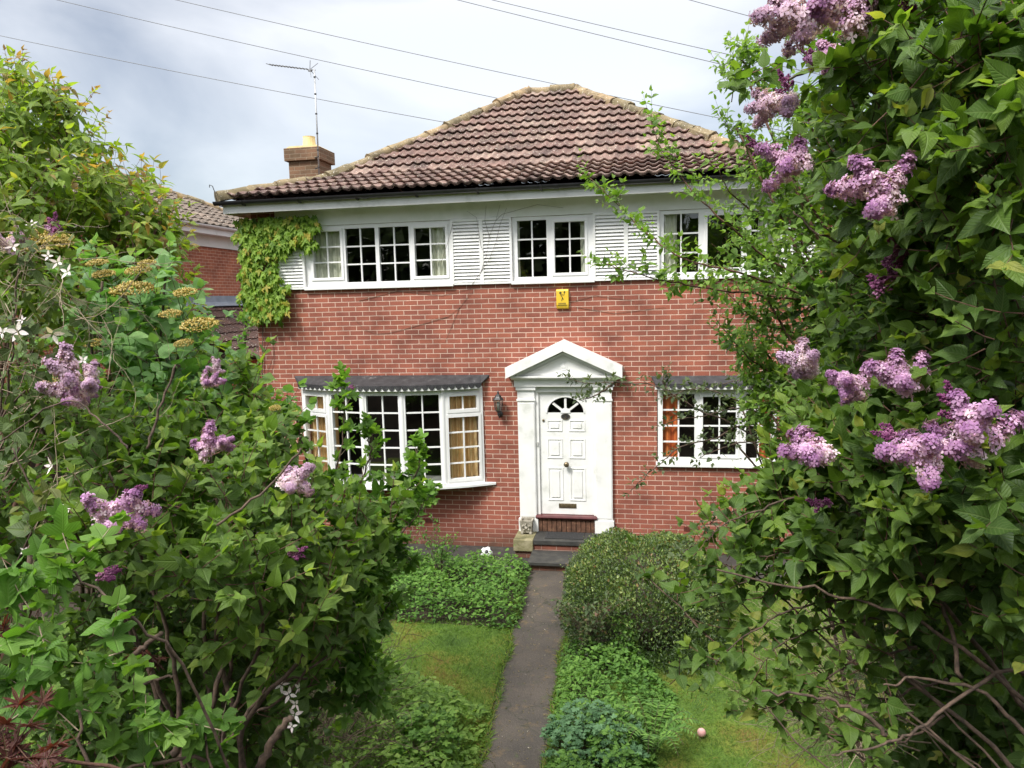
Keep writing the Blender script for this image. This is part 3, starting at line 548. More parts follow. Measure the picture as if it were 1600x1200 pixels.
# windows
def window(name, x0, x1, z0, z1, panels, parent, y=.035, dep=.07, sill=True, sillw=.04, frame_t=.055):
    """panels: list of (gx0,gx1,gz0,gz1,nx,nz,casement) absolute"""
    w_holes = [(p[0], p[1], p[2], p[3]) for p in panels]
    b = MB(); xs_ = sorted({x0, x1, *[h[0] for h in w_holes], *[h[1] for h in w_holes]}); zs_ = sorted({z0, z1, *[h[2] for h in w_holes], *[h[3] for h in w_holes]})
    yf = y - dep / 2; yb = y + dep / 2
    for i in range(len(xs_) - 1):
        for j in range(len(zs_) - 1):
            xm = (xs_[i] + xs_[i + 1]) / 2; zm = (zs_[j] + zs_[j + 1]) / 2
            if any(h[0] < xm < h[1] and h[2] < zm < h[3] for h in w_holes): continue
            for yy, fl in ((yf, 0), (yb, 1)):
                q = [(xs_[i], yy, zs_[j]), (xs_[i + 1], yy, zs_[j]), (xs_[i + 1], yy, zs_[j + 1]), (xs_[i], yy, zs_[j + 1])]; b.face(q[::-1] if fl else q)
    for h in w_holes + [(x0, x1, z0, z1)]:
        a, c, d_, e_ = h; s_ = 1
        b.face([(a, yf, d_), (a, yb, d_), (a, yb, e_), (a, yf, e_)]); b.face([(c, yf, d_), (c, yf, e_), (c, yb, e_), (c, yb, d_)]); b.face([(a, yf, d_), (c, yf, d_), (c, yb, d_), (a, yb, d_)]); b.face([(a, yf, e_), (a, yb, e_), (c, yb, e_), (c, yf, e_)])
    fr_ = b.build('window', M['white'], parent)
    for p in panels:
        a, c, d_, e_, nx, nz2, cs = p
        if cs:  # opener leaf standing proud of the frame
            t = .042; cb = MB(); yo = yf - .016
            for (xa, xb, za, zb) in ((a - t, c + t, d_ - t, d_), (a - t, c + t, e_, e_ + t), (a - t, a, d_, e_), (c, c + t, d_, e_)): cb.box(xa, xb, yo, yf + .004, za, zb)
            cb.build('casement', M['white'], fr_, False, .004)
        gb = MB(); gb.face([(a, y, d_), (c, y, d_), (c, y, e_), (a, y, e_)]); gb.build('pane', M['glass'], fr_)
        mb = MB(); w_ = .011
        for i in range(1, nx): xx = a + (c - a) * i / nx; mb.box(xx - w_, xx + w_, y - .018, y + .012, d_, e_)
        for j in range(1, nz2): zz = d_ + (e_ - d_) * j / nz2; mb.box(a, c, y - .0165, y + .0105, zz - w_, zz + w_)
        if mb.v: mb.build('glazing_bars', M['white'], fr_)
    if sill:
        sb = MB(); sb.prism([(-.062, z0 - .002), (-.062, z0 - sillw), (-.045, z0 - sillw - .006), (yf + .02, z0 - sillw + .006), (yf + .02, z0 + .012), (yf, z0 + .012)], 'x', x0 - .02, x1 + .02); sb.build('sill', M['white'], fr_)
    return fr_
def curtain(x0, x1, z0, z1, y, mat, parent, waves=6, amp=.03, seed=0):
    b = MB(); g = np.random.default_rng(seed); n = waves * 10; ph = np.cumsum(g.uniform(.6, 1.4, n + 1)) / n * waves * 2 * math.pi
    for j in range(7):
        z = z0 + (z1 - z0) * j / 6
        for i in range(n + 1): b.v.append((x0 + (x1 - x0) * i / n + .004 * math.sin(j * 1.3 + i), y + amp * math.sin(ph[i] + .15 * math.sin(j)) * (1 - .3 * j / 6), z))
    for j in range(6):
        for i in range(n): k = j * (n + 1) + i; b.f.append([k, k + 1, k + n + 2, k + n + 1])
    return b.build('curtain', mat, parent, True)
# upper windows
zl, zh = 4.205, 5.015
a0 = .89
w1 = window('w', .89, 3.27, 4.14, 5.088, [(a0 + .135, a0 + .595, 4.285, 5.00, 2, 3, 1), (a0 + .675, a0 + 1.165, zl, 5.03, 2, 3, 0), (a0 + 1.225, a0 + 1.71, zl, 5.03, 2, 3, 0), (a0 + 1.80, a0 + 2.29, 4.265, 4.99, 2, 3, 1)], house)
a0 = 4.21
w2 = window('w', 4.21, 5.41, 4.14, 5.088, [(a0 + .075, a0 + .515, zl, 5.035, 2, 3, 0), (a0 + .635, a0 + 1.08, 4.25, 4.99, 2, 3, 1)], house)
a0 = 6.37
w3 = window('w', 6.37, 8.10, 4.14, 5.088, [(a0 + .06, a0 + .545, zl, 5.035, 2, 3, 0), (a0 + .67, a0 + 1.14, 4.25, 4.99, 1, 1, 1), (a0 + 1.27, a0 + 1.67, zl, 5.035, 2, 3, 0)], house)
w4 = window('w', 6.33, 8.03, 1.40, 2.50, [(6.41, 6.87, 1.475, 2.43, 2, 4, 0), (6.99, 7.46, 1.52, 2.39, 2, 4, 1), (7.60, 7.95, 1.475, 2.43, 2, 4, 0)], house, sillw=.05)
for args in ((.95, 1.52, 4.16, 5.06, .10, 'cream_curtain', w1, 5), (2.90, 3.22, 4.16, 5.06, .10, 'cream_curtain', w1, 4), (4.22, 4.30, 4.16, 5.06, .10, 'cream_curtain', w2, 2), (5.22, 5.38, 4.16, 5.06, .10, 'cream_curtain', w2, 2), (6.40, 6.62, 4.16, 5.06, .10, 'cream_curtain', w3, 3), (7.75, 8.05, 4.16, 5.06, .10, 'cream_curtain', w3, 4), (6.40, 6.66, 1.42, 2.46, .10, 'red_curtain', w4, 2), (7.78, 8.0, 1.42, 2.46, .10, 'red_curtain', w4, 2)):
    curtain(*args[:5], M[args[5]], args[6], args[7], .028, int(args[0] * 10))
# louvred panels
def louvre(x0, x1, z0, z1, cols):
    b = MB(); t = .03; b.box(x0, x1, -.012, -.003, z0, z1)
    xs_ = np.linspace(x0, x1, cols + 1)
    b.box(x0, x1, -.045, -.012, z1 - t, z1); b.box(x0, x1, -.045, -.012, z0, z0 + t)
    for i in range(cols + 1):
        xa = x0 if i == 0 else xs_[i] - .03; xb = x1 if i == cols else xs_[i] + .03
        if i == 0: xb = x0 + .035
        if i == cols: xa = x1 - .035
        b.box(xa, xb, -.048, -.0125, z0 + .001, z1 - .001)
    n = 18; hgt = (z1 - z0 - 2 * t) / n
    for i in range(cols):
        xa = xs_[i] + (.035 if i == 0 else .03); xb = xs_[i + 1] - (.035 if i == cols - 1 else .03)
        for j in range(n):
            z = z0 + t + j * hgt; b.prism([(-.042, z + .003), (-.046, z + .008), (-.016, z + hgt + .001), (-.0125, z + hgt - .004)], 'x', xa, xb)
    return b.build('louvred_panel', M['paint'], house)
for x0, x1, c_ in ((.445, .887, 1), (3.273, 4.207, 2), (5.413, 6.367, 2), (8.103, 8.56, 1)): louvre(x0, x1, 4.115, 5.088, c_)
# bow window
bow = empty('x', (0, 0, 0)); bpy.data.objects.remove(bow)
BC, BR = 2.2, 2.94
def bowp(deg, off=0.): a = math.radians(deg); return BC + (BR + off) * math.sin(a), -((BR + off) * math.cos(a) - 2.54)
angs = [-30.2, -18.1, -6.0, 6.0, 18.1, 30.2]
bz0, bz1 = 1.055, 2.535
b = MB()
def facet_box(mb, k, u0, u1, z0, z1, dy0, dy1):
    "box on facet k between fractions u0..u1 along it, offset outward dy0..dy1"
    p = np.array(bowp(angs[k])); q = np.array(bowp(angs[k + 1])); d_ = q - p; l = np.linalg.norm(d_); d_ /= l; n_ = np.array([d_[1], -d_[0]])
    c4 = [p + d_ * u0 + n_ * dy0, p + d_ * u1 + n_ * dy0, p + d_ * u1 + n_ * dy1, p + d_ * u0 + n_ * dy1]
    mb.prism([tuple(c) for c in c4][::-1], 'z', z0, z1); return l
LF = np.linalg.norm(np.array(bowp(angs[1])) - np.array(bowp(angs[0])))
for k in range(5):
    tr_ = k in (0, 4); e0 = .055
    facet_box(b, k, 0, e0, bz0, bz1, -.035, .035); facet_box(b, k, LF - e0, LF, bz0, bz1, -.035, .035)
    facet_box(b, k, e0, LF - e0, bz0, bz0 + .06, -.035, .035); facet_box(b, k, e0, LF - e0, bz1 - .07, bz1, -.035, .035)
    if tr_: facet_box(b, k, e0, LF - e0, 2.13, 2.19, -.035, .035)
for a_ in angs[1:-1]:
    x_, y_ = bowp(a_, .005); b.lathe((x_, y_, bz0), [(.045, .002), (.045, bz1 - bz0 - .002)], 12)
bowf = b.build('bow_window', M['white'], house, False, .003)
for k in range(5):
    tr_ = k in (0, 4); pane_sets = [(bz0 + .06, bz1 - .07, 5, .055)] if not tr_ else [(bz0 + .09, 2.105, 4, .075), (2.225, bz1 - .105, 1, .10)]
    for za, zb, nz2, mg in pane_sets:
        if tr_:
            c_ = MB(); t = .045 if za < 2 else .05
            facet_box(c_, k, mg - t + .01, mg, za - t, zb + t, .0355, .048); facet_box(c_, k, LF - mg, LF - mg + t - .01, za - t, zb + t, .0355, .048); facet_box(c_, k, mg, LF - mg, za - t, za, .0355, .048); facet_box(c_, k, mg, LF - mg, zb, zb + t, .0355, .048)
            facet_box(c_, k, .055, mg, za - .03, zb + .03, -.03, .0355) ; facet_box(c_, k, LF - mg, LF - .055, za - .03, zb + .03, -.03, .0355); facet_box(c_, k, mg, LF - mg, za - .035, za, -.03, .0355); facet_box(c_, k, mg, LF - mg, zb, zb + .037, -.03, .0355)
            c_.build('casement', M['white'], bowf)
        p = np.array(bowp(angs[k])); q = np.array(bowp(angs[k + 1])); d_ = (q - p) / LF; A = p + d_ * mg; B_ = p + d_ * (LF - mg)
        g_ = MB(); g_.face([(*A, za), (*B_, za), (*B_, zb), (*A, zb)]); g_.build('pane', M['glass'], bowf)
        mb = MB(); facet_box(mb, k, LF / 2 - .011, LF / 2 + .011, za, zb, -.012, .018)
        for j in range(1, nz2): zz = za + (zb - za) * j / nz2; facet_box(mb, k, mg, LF - mg, zz - .011, zz + .011, -.010, .0165)
        mb.build('glazing_bars', M['white'], bowf)
def arc_poly(off, a0=-31.5, a1=31.5, n=20): return [bowp(a0 + (a1 - a0) * i / n, off) for i in range(n + 1)]
po = [(BC - 1.66, -.003)] + [(x_, min(y_, -.02)) for x_, y_ in arc_poly(.10, -33.2, 33.2)] + [(BC + 1.66, -.003)]
b = MB(); b.prism(po, 'z', bz0 - .045, bz0 - .002); b.build('sill', M['white'], bowf, False, .006)
inner = [(BC - 1.39, .118)] + [(x_, min(y_, .05)) for x_, y_ in arc_poly(-.045, -29, 29)] + [(BC + 1.39, .118)]
b = MB(); b.prism(inner, 'z', bz0 + .001, bz0 + .05); b.build('inner_sill', M['roomsill'], bowf)
b = MB(); b.prism([(x_, y_) for x_, y_ in ([(BC - 1.48, -.003)] + arc_poly(.02, -30.2, 30.2) + [(BC + 1.48, -.003)])], 'z', bz1 + .001, bz1 + .03); b.build('head_board', M['white'], bowf)
def bowcurtain(a0, a1, seed):
    b = MB(); g = np.random.default_rng(seed); n = 60; ph = np.cumsum(g.uniform(.6, 1.4, n + 1)) / n * 6.5 * 2 * math.pi
    for j in range(7):
        z = bz0 + .08 + (bz1 - bz0 - .12) * j / 6
        for i in range(n + 1):
            x_, y_ = bowp(a0 + (a1 - a0) * i / n, -.10 + .028 * math.sin(ph[i] + .2 * math.sin(j))); b.v.append((x_, y_, z))
    for j in range(6):
        for i in range(n): k = j * (n + 1) + i; b.f.append([k, k + 1, k + n + 2, k + n + 1])
    b.build('curtain', M['orange_curtain'], bowf, True)
bowcurtain(-30, -17, 4); bowcurtain(18.5, 31, 7)
# felt canopies with scalloped edge
def canopy(top, edge, z1, z0, parent, drop=.05):
    """top: polyline on the wall (x,y), edge: outer polyline; both same count"""
    b = MB(); n = len(top)
    for (x_, y_) in top: b.v.append((x_, y_, z1))
    for (x_, y_) in edge: b.v.append((x_, y_, z0))
    for (x_, y_) in top: b.v.append((x_, y_, z1 - .03))
    for (x_, y_) in edge: b.v.append((x_, y_, z0 - .012))
    for i in range(n - 1): b.f.append([i, n + i, n + i + 1, i + 1]); b.f.append([2 * n + i, 2 * n + i + 1, 3 * n + i + 1, 3 * n + i]); b.f.append([n + i, 3 * n + i, 3 * n + i + 1, n + i + 1])
    b.f.append([0, 2 * n, 3 * n, n]); b.f.append([n - 1, 2 * n - 1, 4 * n - 1, 3 * n - 1]); cn = b.build('canopy', M['felt'], parent)
    # scallops walk along the edge
    pts = [np.array(p) for p in edge]; cum = [0]
    for i in range(len(pts) - 1): cum.append(cum[-1] + np.linalg.norm(pts[i + 1] - pts[i]))
    def on(s_):
        s_ = min(max(s_, 0), cum[-1] - 1e-6); i = max(j for j in range(len(cum) - 1) if cum[j] <= s_); f = (s_ - cum[i]) / (cum[i + 1] - cum[i]); return pts[i] * (1 - f) + pts[i + 1] * f
    m_ = int(round(cum[-1] / .10)); w_ = cum[-1] / m_; sc_ = MB()
    for i in range(m_):
        c0 = on((i + .5) * w_); dl = on((i + .5) * w_ + .01) - on((i + .5) * w_ - .01); dl /= np.linalg.norm(dl); nn = np.array([dl[1], -dl[0]])
        prof = [(-.5, 0)] + [(-.5 * math.cos(math.pi * q / 8), -.62 * math.sin(math.pi * q / 8)) for q in range(1, 8)] + [(.5, 0)]
        for s_ in (0.004, -.002):
            pass
        base = len(sc_.v)
        for t in (.006, 0):
            for (uu, vv) in prof: p = c0 + dl * uu * w_ + nn * t; sc_.v.append((p[0], p[1], z0 - .013 + vv * w_ - .0))
        k = len(prof); sc_.f.append([base + q for q in range(k)]); sc_.f.append([base + k + q for q in range(k)][::-1])
        for q in range(k): sc_.f.append([base + q, base + k + q, base + k + (q + 1) % k, base + (q + 1) % k])
    sc_.build('scalloped_edge', M['felt'], cn)
    wb = MB(); n2 = len(edge)
    for i in range(n2 - 1):
        a_, c_ = pts[i], pts[i + 1]; dl = (c_ - a_) / np.linalg.norm(c_ - a_); nn = np.array([dl[1], -dl[0]])
        wb.prism([tuple(a_ - nn * .004), tuple(c_ - nn * .004), tuple(c_ - nn * .022), tuple(a_ - nn * .022)][::-1], 'z', z0 - .085, z0 - .014)
    wb.build('valance_board', M['white'], cn); return cn
top = [(BC - 1.61 + 3.21 * i / 24, -.004) for i in range(25)]
edge = [(x_, min(y_, -.10)) for x_, y_ in arc_poly(.11, -29.6, 29.4, 24)]
canopy(top, edge, 2.735, 2.625, house)
canopy([(6.25, -.004), (6.4, -.004), (8.0, -.004), (8.12, -.004)], [(6.30, -.14), (6.45, -.14), (7.98, -.14), (8.07, -.14)], 2.70, 2.60, house)
# air bricks
for x_, z_ in ((2.80, .395), (6.83, .39)):
    b = MB(); b.box(x_ - .11, x_ + .11, -.006, -.001, z_ - .036, z_ + .036); ab = b.build('air_brick', plain('air_brick', [(.3, (.14, .03, .02)), (.7, (.2, .05, .03))], 20), house)
    b = MB()
    for i in range(9):
        for j in range(2): b.box(x_ - .10 + i * .023, x_ - .088 + i * .023, -.0075, -.0062, z_ - .025 + j * .028, z_ - .005 + j * .028)
    b.build('vent_slots', M['black'], ab)
# door surround
sr = MB()
for xa, xb in ((4.24, 4.505), (5.415, 5.665)):
    sr.box(xa, xb, -.07, -.002, .50, 2.50); sr.box(xa - .02, xb + .02, -.09, -.002, .30, .50); sr.box(xa + .012, xb - .012, -.078, -.0705, .53, 2.30)
    sr.box(xa - .012, xb + .012, -.083, -.0705, 2.335, 2.37); sr.box(xa - .02, xb + .02, -.098, -.0025, 2.503, 2.555)
sr.build('pilasters', M['paint'], house, False, .004)
e_ = MB(); e_.box(4.20, 5.705, -.11, -.003, 2.557, 2.66); e_.prism([(-.003, 2.662), (-.003, 2.73), (-.20, 2.73), (-.20, 2.70), (-.17, 2.695), (-.13, 2.672), (-.125, 2.662)], 'x', 4.16, 5.745)
e_.build('entablature', M['paint'], house, False, .003)
px0, px1, pz0, pzt = 4.10, 5.83, 2.735, 3.20; pcx = (px0 + px1) / 2
def rake(mb, x0, x1, zb, zt, th, y0, y1):
    "two raking bars meeting at the centre; zb, zt = underside heights, th thickness"
    c = (x0 + x1) / 2; mb.prism([(x0, zb), (c, zt), (c, zt + th), (x0, zb + th)], 'y', y0, y1); mb.prism([(c, zt), (x1, zb), (x1, zb + th), (c, zt + th)], 'y', y0, y1)
p_ = MB(); rake(p_, px0, px1, 2.70, 3.10, .165, -.27, -.003); rp = p_.build('pediment', M['paint'], house, False, .003)
p_ = MB(); rake(p_, px0 + .09, px1 - .09, 2.72, 3.092, .03, -.235, -.004); rake(p_, px0 + .16, px1 - .16, 2.722, 3.045, .035, -.20, -.005); rake(p_, px0 + .28, px1 - .28, 2.735, 3.01, .018, -.17, -.006); p_.build('pediment_moulding', M['paint'], rp)
p_ = MB(); p_.prism([(px0 + .16, 2.733), (px1 - .16, 2.733), (pcx, 3.06)], 'y', -.14, -.008); p_.build('tympanum', M['paint'], rp)
p_ = MB(); p_.lathe((pcx, -.141, 2.86), [(.055, 0), (.05, .008), (.038, .003), (.03, .01), (.012, .014)], 18, 'y'); p_.build('rosette', M['paint'], rp)
# door frame and door
b = MB(); b.box(4.506, 4.56, -.035, .10, .56, 2.50); b.box(5.38, 5.414, -.035, .10, .56, 2.50); b.box(4.506, 5.414, -.04, .10, 2.465, 2.555); b.build('door_frame', M['paint'], house, False, .004)
door = None
dx0, dx1, dz0, dz1 = 4.563, 5.377, .565, 2.463; dcx = 4.965
dm = MB(); FR = .275; fz = 2.16 - .0
fz = 2.145
# slab with a half-round hole: build as strips above the fanlight
yf, yb = .0, .045
dm.box(dx0, dx1, yf, yb, dz0, fz)
segs = [(dcx - FR * math.cos(math.pi * i / 20), fz + FR * .86 * math.sin(math.pi * i / 20)) for i in range(21)]
dm.prism([(dx0, fz + .0005), (dcx - FR, fz + .0005)] + [s_ for s_ in segs[1:10]] + [segs[10], (dcx, dz1), (dx0, dz1)], 'y', yf, yb)
dm.prism([segs[10]] + [s_ for s_ in segs[11:20]] + [(dcx + FR, fz + .0005), (dx1, fz + .0005), (dx1, dz1), (dcx, dz1)], 'y', yf, yb)
door = dm.build('front_door', M['paint'], house)
fl = MB(); fl.face([(dcx - FR, .02, fz)] + [(x_, .02, z_) for x_, z_ in segs[1:20]] + [(dcx + FR, .02, fz)]); fl.build('fanlight', M['glass'], door)
fb = MB()
for a_ in (42, 90, 138):
    q = math.radians(a_); c_, s_ = math.cos(q), math.sin(q); w_ = .017; l0, l1 = .05, FR * .93
    pts_ = [(dcx + c_ * l0 - s_ * w_, fz + .86 * (s_ * l0 + c_ * w_)), (dcx + c_ * l0 + s_ * w_, fz + .86 * (s_ * l0 - c_ * w_)), (dcx + c_ * l1 + s_ * w_, fz + .86 * (s_ * l1 - c_ * w_)), (dcx + c_ * l1 - s_ * w_, fz + .86 * (s_ * l1 + c_ * w_))]
    fb.prism(pts_, 'y', -.008, .03)
fb.prism([(dcx - .075 * math.cos(math.pi * i / 10), fz + .075 * math.sin(math.pi * i / 10)) for i in range(11)], 'y', -.010, .032)
rim = [(dcx - (FR + .012) * math.cos(math.pi * i / 20), fz + (FR + .012) * .86 * math.sin(math.pi * i / 20), -.004) for i in range(21)]
fb.tube([(p[0], p[2], p[1]) for p in rim], .011, 6); fb.build('fanlight_bars', M['paint'], door)
pn = MB()
for (xa, xb) in ((4.675, 4.915), (5.015, 5.26)):
    for (za, zb) in ((.78, 1.30), (1.44, 1.75), (1.86, 2.04)):
        # raised moulding frame with a fielded panel
        for (a_, c_, d_, f_) in ((xa, xb, za, za + .022), (xa, xb, zb - .022, zb), (xa, xa + .022, za + .022, zb - .022), (xb - .022, xb, za + .022, zb - .022)): pn.prism([(a_, d_), (c_, d_), (c_, f_), (a_, f_)], 'y', -.009, -.0005)
        pn.box(xa + .055, xb - .055, -.012, -.0005, za + .05, zb - .05)
pn.build('door_panels', M['paint'], door, False, .004)
k_ = MB(); k_.lathe((dcx + .008, -.001, 1.36), [(.028, 0), (.028, .01), (.014, .015), (.014, .04), (.034, .05), (.042, .068), (.036, .088), (.015, .097)], 20, 'y'); k_.build('door_knob', M['brass'], door, True)
k_ = MB(); k_.box(dcx - .125, dcx + .145, -.010, -.0005, .665, .735); lb = k_.build('letterbox', M['brass'], door, False, .004)
k_ = MB(); k_.box(dcx - .09, dcx + .11, -.015, -.0105, .68, .72); k_.build('letter_flap', M['brass'], lb, False, .002)
k_ = MB(); k_.lathe((dcx, -.001, 2.09), [(.07, 0), (.07, .008), (.06, .012)], 28, 'y'); pl = k_.build('number_plaque', M['iron'], door)
for v in pl.data.vertices: v.co.z = 2.09 + (v.co.z - 2.09) * .68
k_ = MB(); k_.tube([(dcx + .062 * math.cos(q), -.0135, 2.09 + .042 * math.sin(q)) for q in np.linspace(0, 6.283, 30)], .0028, 5, False)
k_.tube([(dcx - .014, -.0145, 2.108), (dcx - .004, -.0145, 2.114), (dcx + .010, -.0145, 2.111), (dcx + .013, -.0145, 2.101), (dcx + .004, -.0145, 2.093), (dcx - .003, -.0145, 2.092)], .0034, 5)
k_.tube([(dcx - .003, -.0145, 2.092), (dcx + .010, -.0145, 2.088), (dcx + .015, -.0145, 2.078), (dcx + .008, -.0145, 2.068), (dcx - .006, -.0145, 2.066), (dcx - .016, -.0145, 2.073)], .0034, 5); k_.build('number', M['brass'], pl)
k_ = MB(); k_.lathe((4.625, -.001, 2.03), [(.019, 0), (.019, .012), (.012, .016)], 14, 'y'); k_.build('lock', M['brass'], door)
k_ = MB(); k_.box(4.52, 4.545, -.05, -.0355, 1.64, 1.70); k_.build('bell_push', M['roomsill'], house)
# threshold and steps
b = MB(); b.prism([(-.10, .515), (-.11, .535), (-.10, .558), (.03, .560), (.03, .515)], 'x', 4.49, 5.43); b.build('threshold', M['maroon'], house)
M['soldier'] = plain('threshold_brick', [(.35, (.07, .035, .02)), (.6, (.15, .07, .04)), (.75, (.28, .18, .10))], 14, .9, .005)
b = MB()
for i in range(12): b.box(4.515 + i * .0745, 4.515 + i * .0745 + .066, -.065, .0, .302, .513)
b.build('soldier_course', M['soldier'], house, False, .003)
steps = empty('x', (0, 0, 0)); bpy.data.objects.remove(steps)
b = MB(); b.box(4.22, 5.72, -.46, -.003, .012, .225); b.build('step_base', M['brick'], house)
b = MB(); b.box(4.50, 5.74, -.485, -.003, .227, .30); b.build('landing_slab', M['slate'], house, False, .008)
b = MB(); b.box(4.20, 4.499, -.50, -.004, .12, .302); b.build('plinth_block', M['mossy_plinth'], house, False, .012)
b = MB(); b.box(4.53, 5.52, -.95, -.462, .014, .095); b.build('lower_step_base', M['brick'], house)
b = MB(); b.box(4.49, 5.56, -1.0, -.4855, .097, .15); b.build('lower_step_slab', M['slate'], house, False, .008)

# ------------------------------------------------------------------ small things on the house
ml = empty('doormat', (4.95, -.23, .302), 'dark rectangular rubber doormat lying on the top step', 'doormat'); b = MB(); b.box(4.66, 5.24, -.40, -.11, .302, .314); b.build('mat_base', M['mat'], ml, False, .004)
b = MB()
for i in range(24): b.box(4.685 + i * .0225, 4.695 + i * .0225, -.38, -.13, .3145, .319)
b.build('mat_ribs', M['mat'], ml)
pt_ = empty('stone_planter', (4.36, -.17, .303), 'small square carved stone planter on the mossy plinth beside the door', 'planter')
b = MB(); z0 = .33; z1 = .52; b.v += [(4.285, -.245, z0), (4.435, -.245, z0), (4.435, -.095, z0), (4.285, -.095, z0), (4.26, -.27, z1), (4.46, -.27, z1), (4.46, -.07, z1), (4.26, -.07, z1), (4.285, -.245, z1), (4.435, -.245, z1), (4.435, -.095, z1), (4.285, -.095, z1), (4.29, -.24, .42), (4.43, -.24, .42), (4.43, -.1, .42), (4.29, -.1, .42)]
b.f += [[3, 2, 1, 0], [0, 1, 5, 4], [1, 2, 6, 5], [2, 3, 7, 6], [3, 0, 4, 7], [4, 5, 9, 8], [5, 6, 10, 9], [6, 7, 11, 10], [7, 4, 8, 11], [8, 9, 13, 12], [9, 10, 14, 13], [10, 11, 15, 14], [11, 8, 12, 15], [12, 13, 14, 15]]
b.build('bowl', M['stone'], pt_)
for sx in (4.275, 4.405):
    for sy in (-.255, -.125): b = MB(); b.prism([(sx, sy), (sx + .04, sy), (sx + .04, sy + .04), (sx, sy + .04)], 'z', .303, .345); b.build('foot', M['stone'], pt_, False, .006)
b = MB()
for fx, fz_, r in ((4.31, .44, .02), (4.36, .47, .016), (4.41, .44, .02), (4.36, .41, .024), (4.33, .38, .014), (4.40, .385, .014)): b.lathe((fx, -.255 - (fz_ - .33) * .1, fz_), [(r, 0), (r * .8, .012), (r * .3, .017)], 8, 'y')
b.build('carved_flowers', M['stone'], pt_)
# alarm box
al = empty('alarm_box', (4.955, 0, 3.72), 'yellow burglar alarm box on the brickwork under the middle upper window', 'alarm box')
b = MB(); b.prism([(-.003, 3.715), (-.045, 3.73), (-.062, 3.78), (-.062, 3.985), (-.05, 4.005), (-.003, 4.01)], 'x', 4.862, 5.045); b.build('cover', M['yellow'], al, False, .006)
b = MB(); yy = -.064
b.lathe((4.925, yy + .002, 3.955), [(.018, 0), (.018, .002)], 12, 'y'); b.lathe((4.985, yy + .002, 3.965), [(.013, 0), (.013, .002)], 12, 'y')
b.tube([(4.925, yy, 3.935), (4.945, yy, 3.90), (4.965, yy, 3.86)], .006, 5); b.tube([(4.94, yy, 3.93), (4.975, yy, 3.92), (4.985, yy, 3.95)], .004, 5); b.tube([(4.955, yy, 3.88), (4.94, yy, 3.84)], .005, 5)
b.build('emblem', M['ink'], al)
b = MB()
for i, x_ in enumerate(np.linspace(4.895, 4.995, 7)): b.box(x_, x_ + .010, -.0635, -.0615, 3.785, 3.808)
b.box(4.885, 5.015, -.0634, -.0615, 3.772, 3.778); b.build('lettering', M['ink'], al)
# lantern
ln = empty('wall_lantern', (3.94, 0, 2.2), 'black coach lantern on the brick wall between bow window and door', 'wall lamp')
lx = 3.955; ly = -.13
b = MB(); b.lathe((lx, -.003, 2.13), [(.045, 0), (.045, .012), (.03, .025)], 14, 'y'); b.tube([(lx, -.02, 2.13), (lx, -.07, 2.10), (lx, -.115, 2.12), (lx, -.13, 2.17)], .011, 8); b.tube([(lx, -.03, 2.15), (lx, -.04, 2.11), (lx, -.08, 2.07), (lx, -.10, 2.10)], .007, 6); b.build('bracket', M['iron'], ln, True)
b = MB(); b.lathe((lx, ly, 2.17), [(.02, 0), (.045, .02), (.05, .03)], 6); b.lathe((lx, ly, 2.365), [(.082, 0), (.085, .01), (.055, .04), (.045, .055), (.05, .06), (.02, .085), (.012, .11), (.016, .12), (.004, .14)], 6)
for i in range(6): q = i * math.pi / 3; b.tube([(lx + .05 * math.cos(q), ly + .05 * math.sin(q), 2.20), (lx + .072 * math.cos(q), ly + .072 * math.sin(q), 2.365)], .005, 5)
b.build('lantern_frame', M['iron'], ln); b = MB()
for i in range(6):
    q = i * math.pi / 3; q2 = q + math.pi / 3; b.face([(lx + .048 * math.cos(q), ly + .048 * math.sin(q), 2.2), (lx + .048 * math.cos(q2), ly + .048 * math.sin(q2), 2.2), (lx + .07 * math.cos(q2), ly + .07 * math.sin(q2), 2.365), (lx + .07 * math.cos(q), ly + .07 * math.sin(q), 2.365)])
b.build('lantern_glass', M['glass'], ln); b = MB(); b.lathe((lx, ly, 2.20), [(.014, 0), (.014, .06), (.026, .08), (.028, .11), (.012, .135)], 12); b.build('bulb', M['roomsill'], ln, True)
# aerial
ar = empty('television_aerial', (-.02, 2.56, 6.45), 'tall television aerial on a mast strapped to the chimney', 'aerial')
t0 = atY(498, 262, 2.5); t1 = atY(491, 108, 2.5)
b = MB(); b.tube([t0 + np.array([.0, 0, -.15]), t1], .016, 8); ms_ = b.build('mast', M['alu'], ar, True)
b = MB()
for q in (.18, .35, .55, .75, .92): p = t0 * (1 - q) + t1 * q; b.tube([p - [0, 0, .012], p + [0, 0, .012]], .022, 8)
b.tube([t0 + [-.1, .07, .0], t0 + [.02, -.02, .0]], .012, 6); b.tube([t0 + [-.1, .07, .2], t0 + [.02, -.02, .2]], .012, 6); b.build('mast_clamps', M['iron'], ar)
b = MB(); bl = atY(421, 101, 2.9); br = t1 + np.array([.02, 0, -.02]); b.tube([bl, br], .009, 6); bd = unit(br - bl); sd = unit(np.cross(bd, [0, 0, 1.])); 
for i in range(13): p = bl + (br - bl) * (i / 14); w_ = .085 - .001 * i; b.tube([p - sd * w_, p + sd * w_], .006, 5)
for s1 in (-1, 1):
    for s2 in (-1, 1): b.tube([br - bd * .14, br - bd * .02 + sd * .10 * s1 + np.array([0, 0, .15 * s2])], .006, 5)
b.tube([br - bd * .17 + [0, 0, -.02], br - bd * .10 + [0, 0, -.02]], .022, 8); b.build('antenna_array', M['wire'], ar)
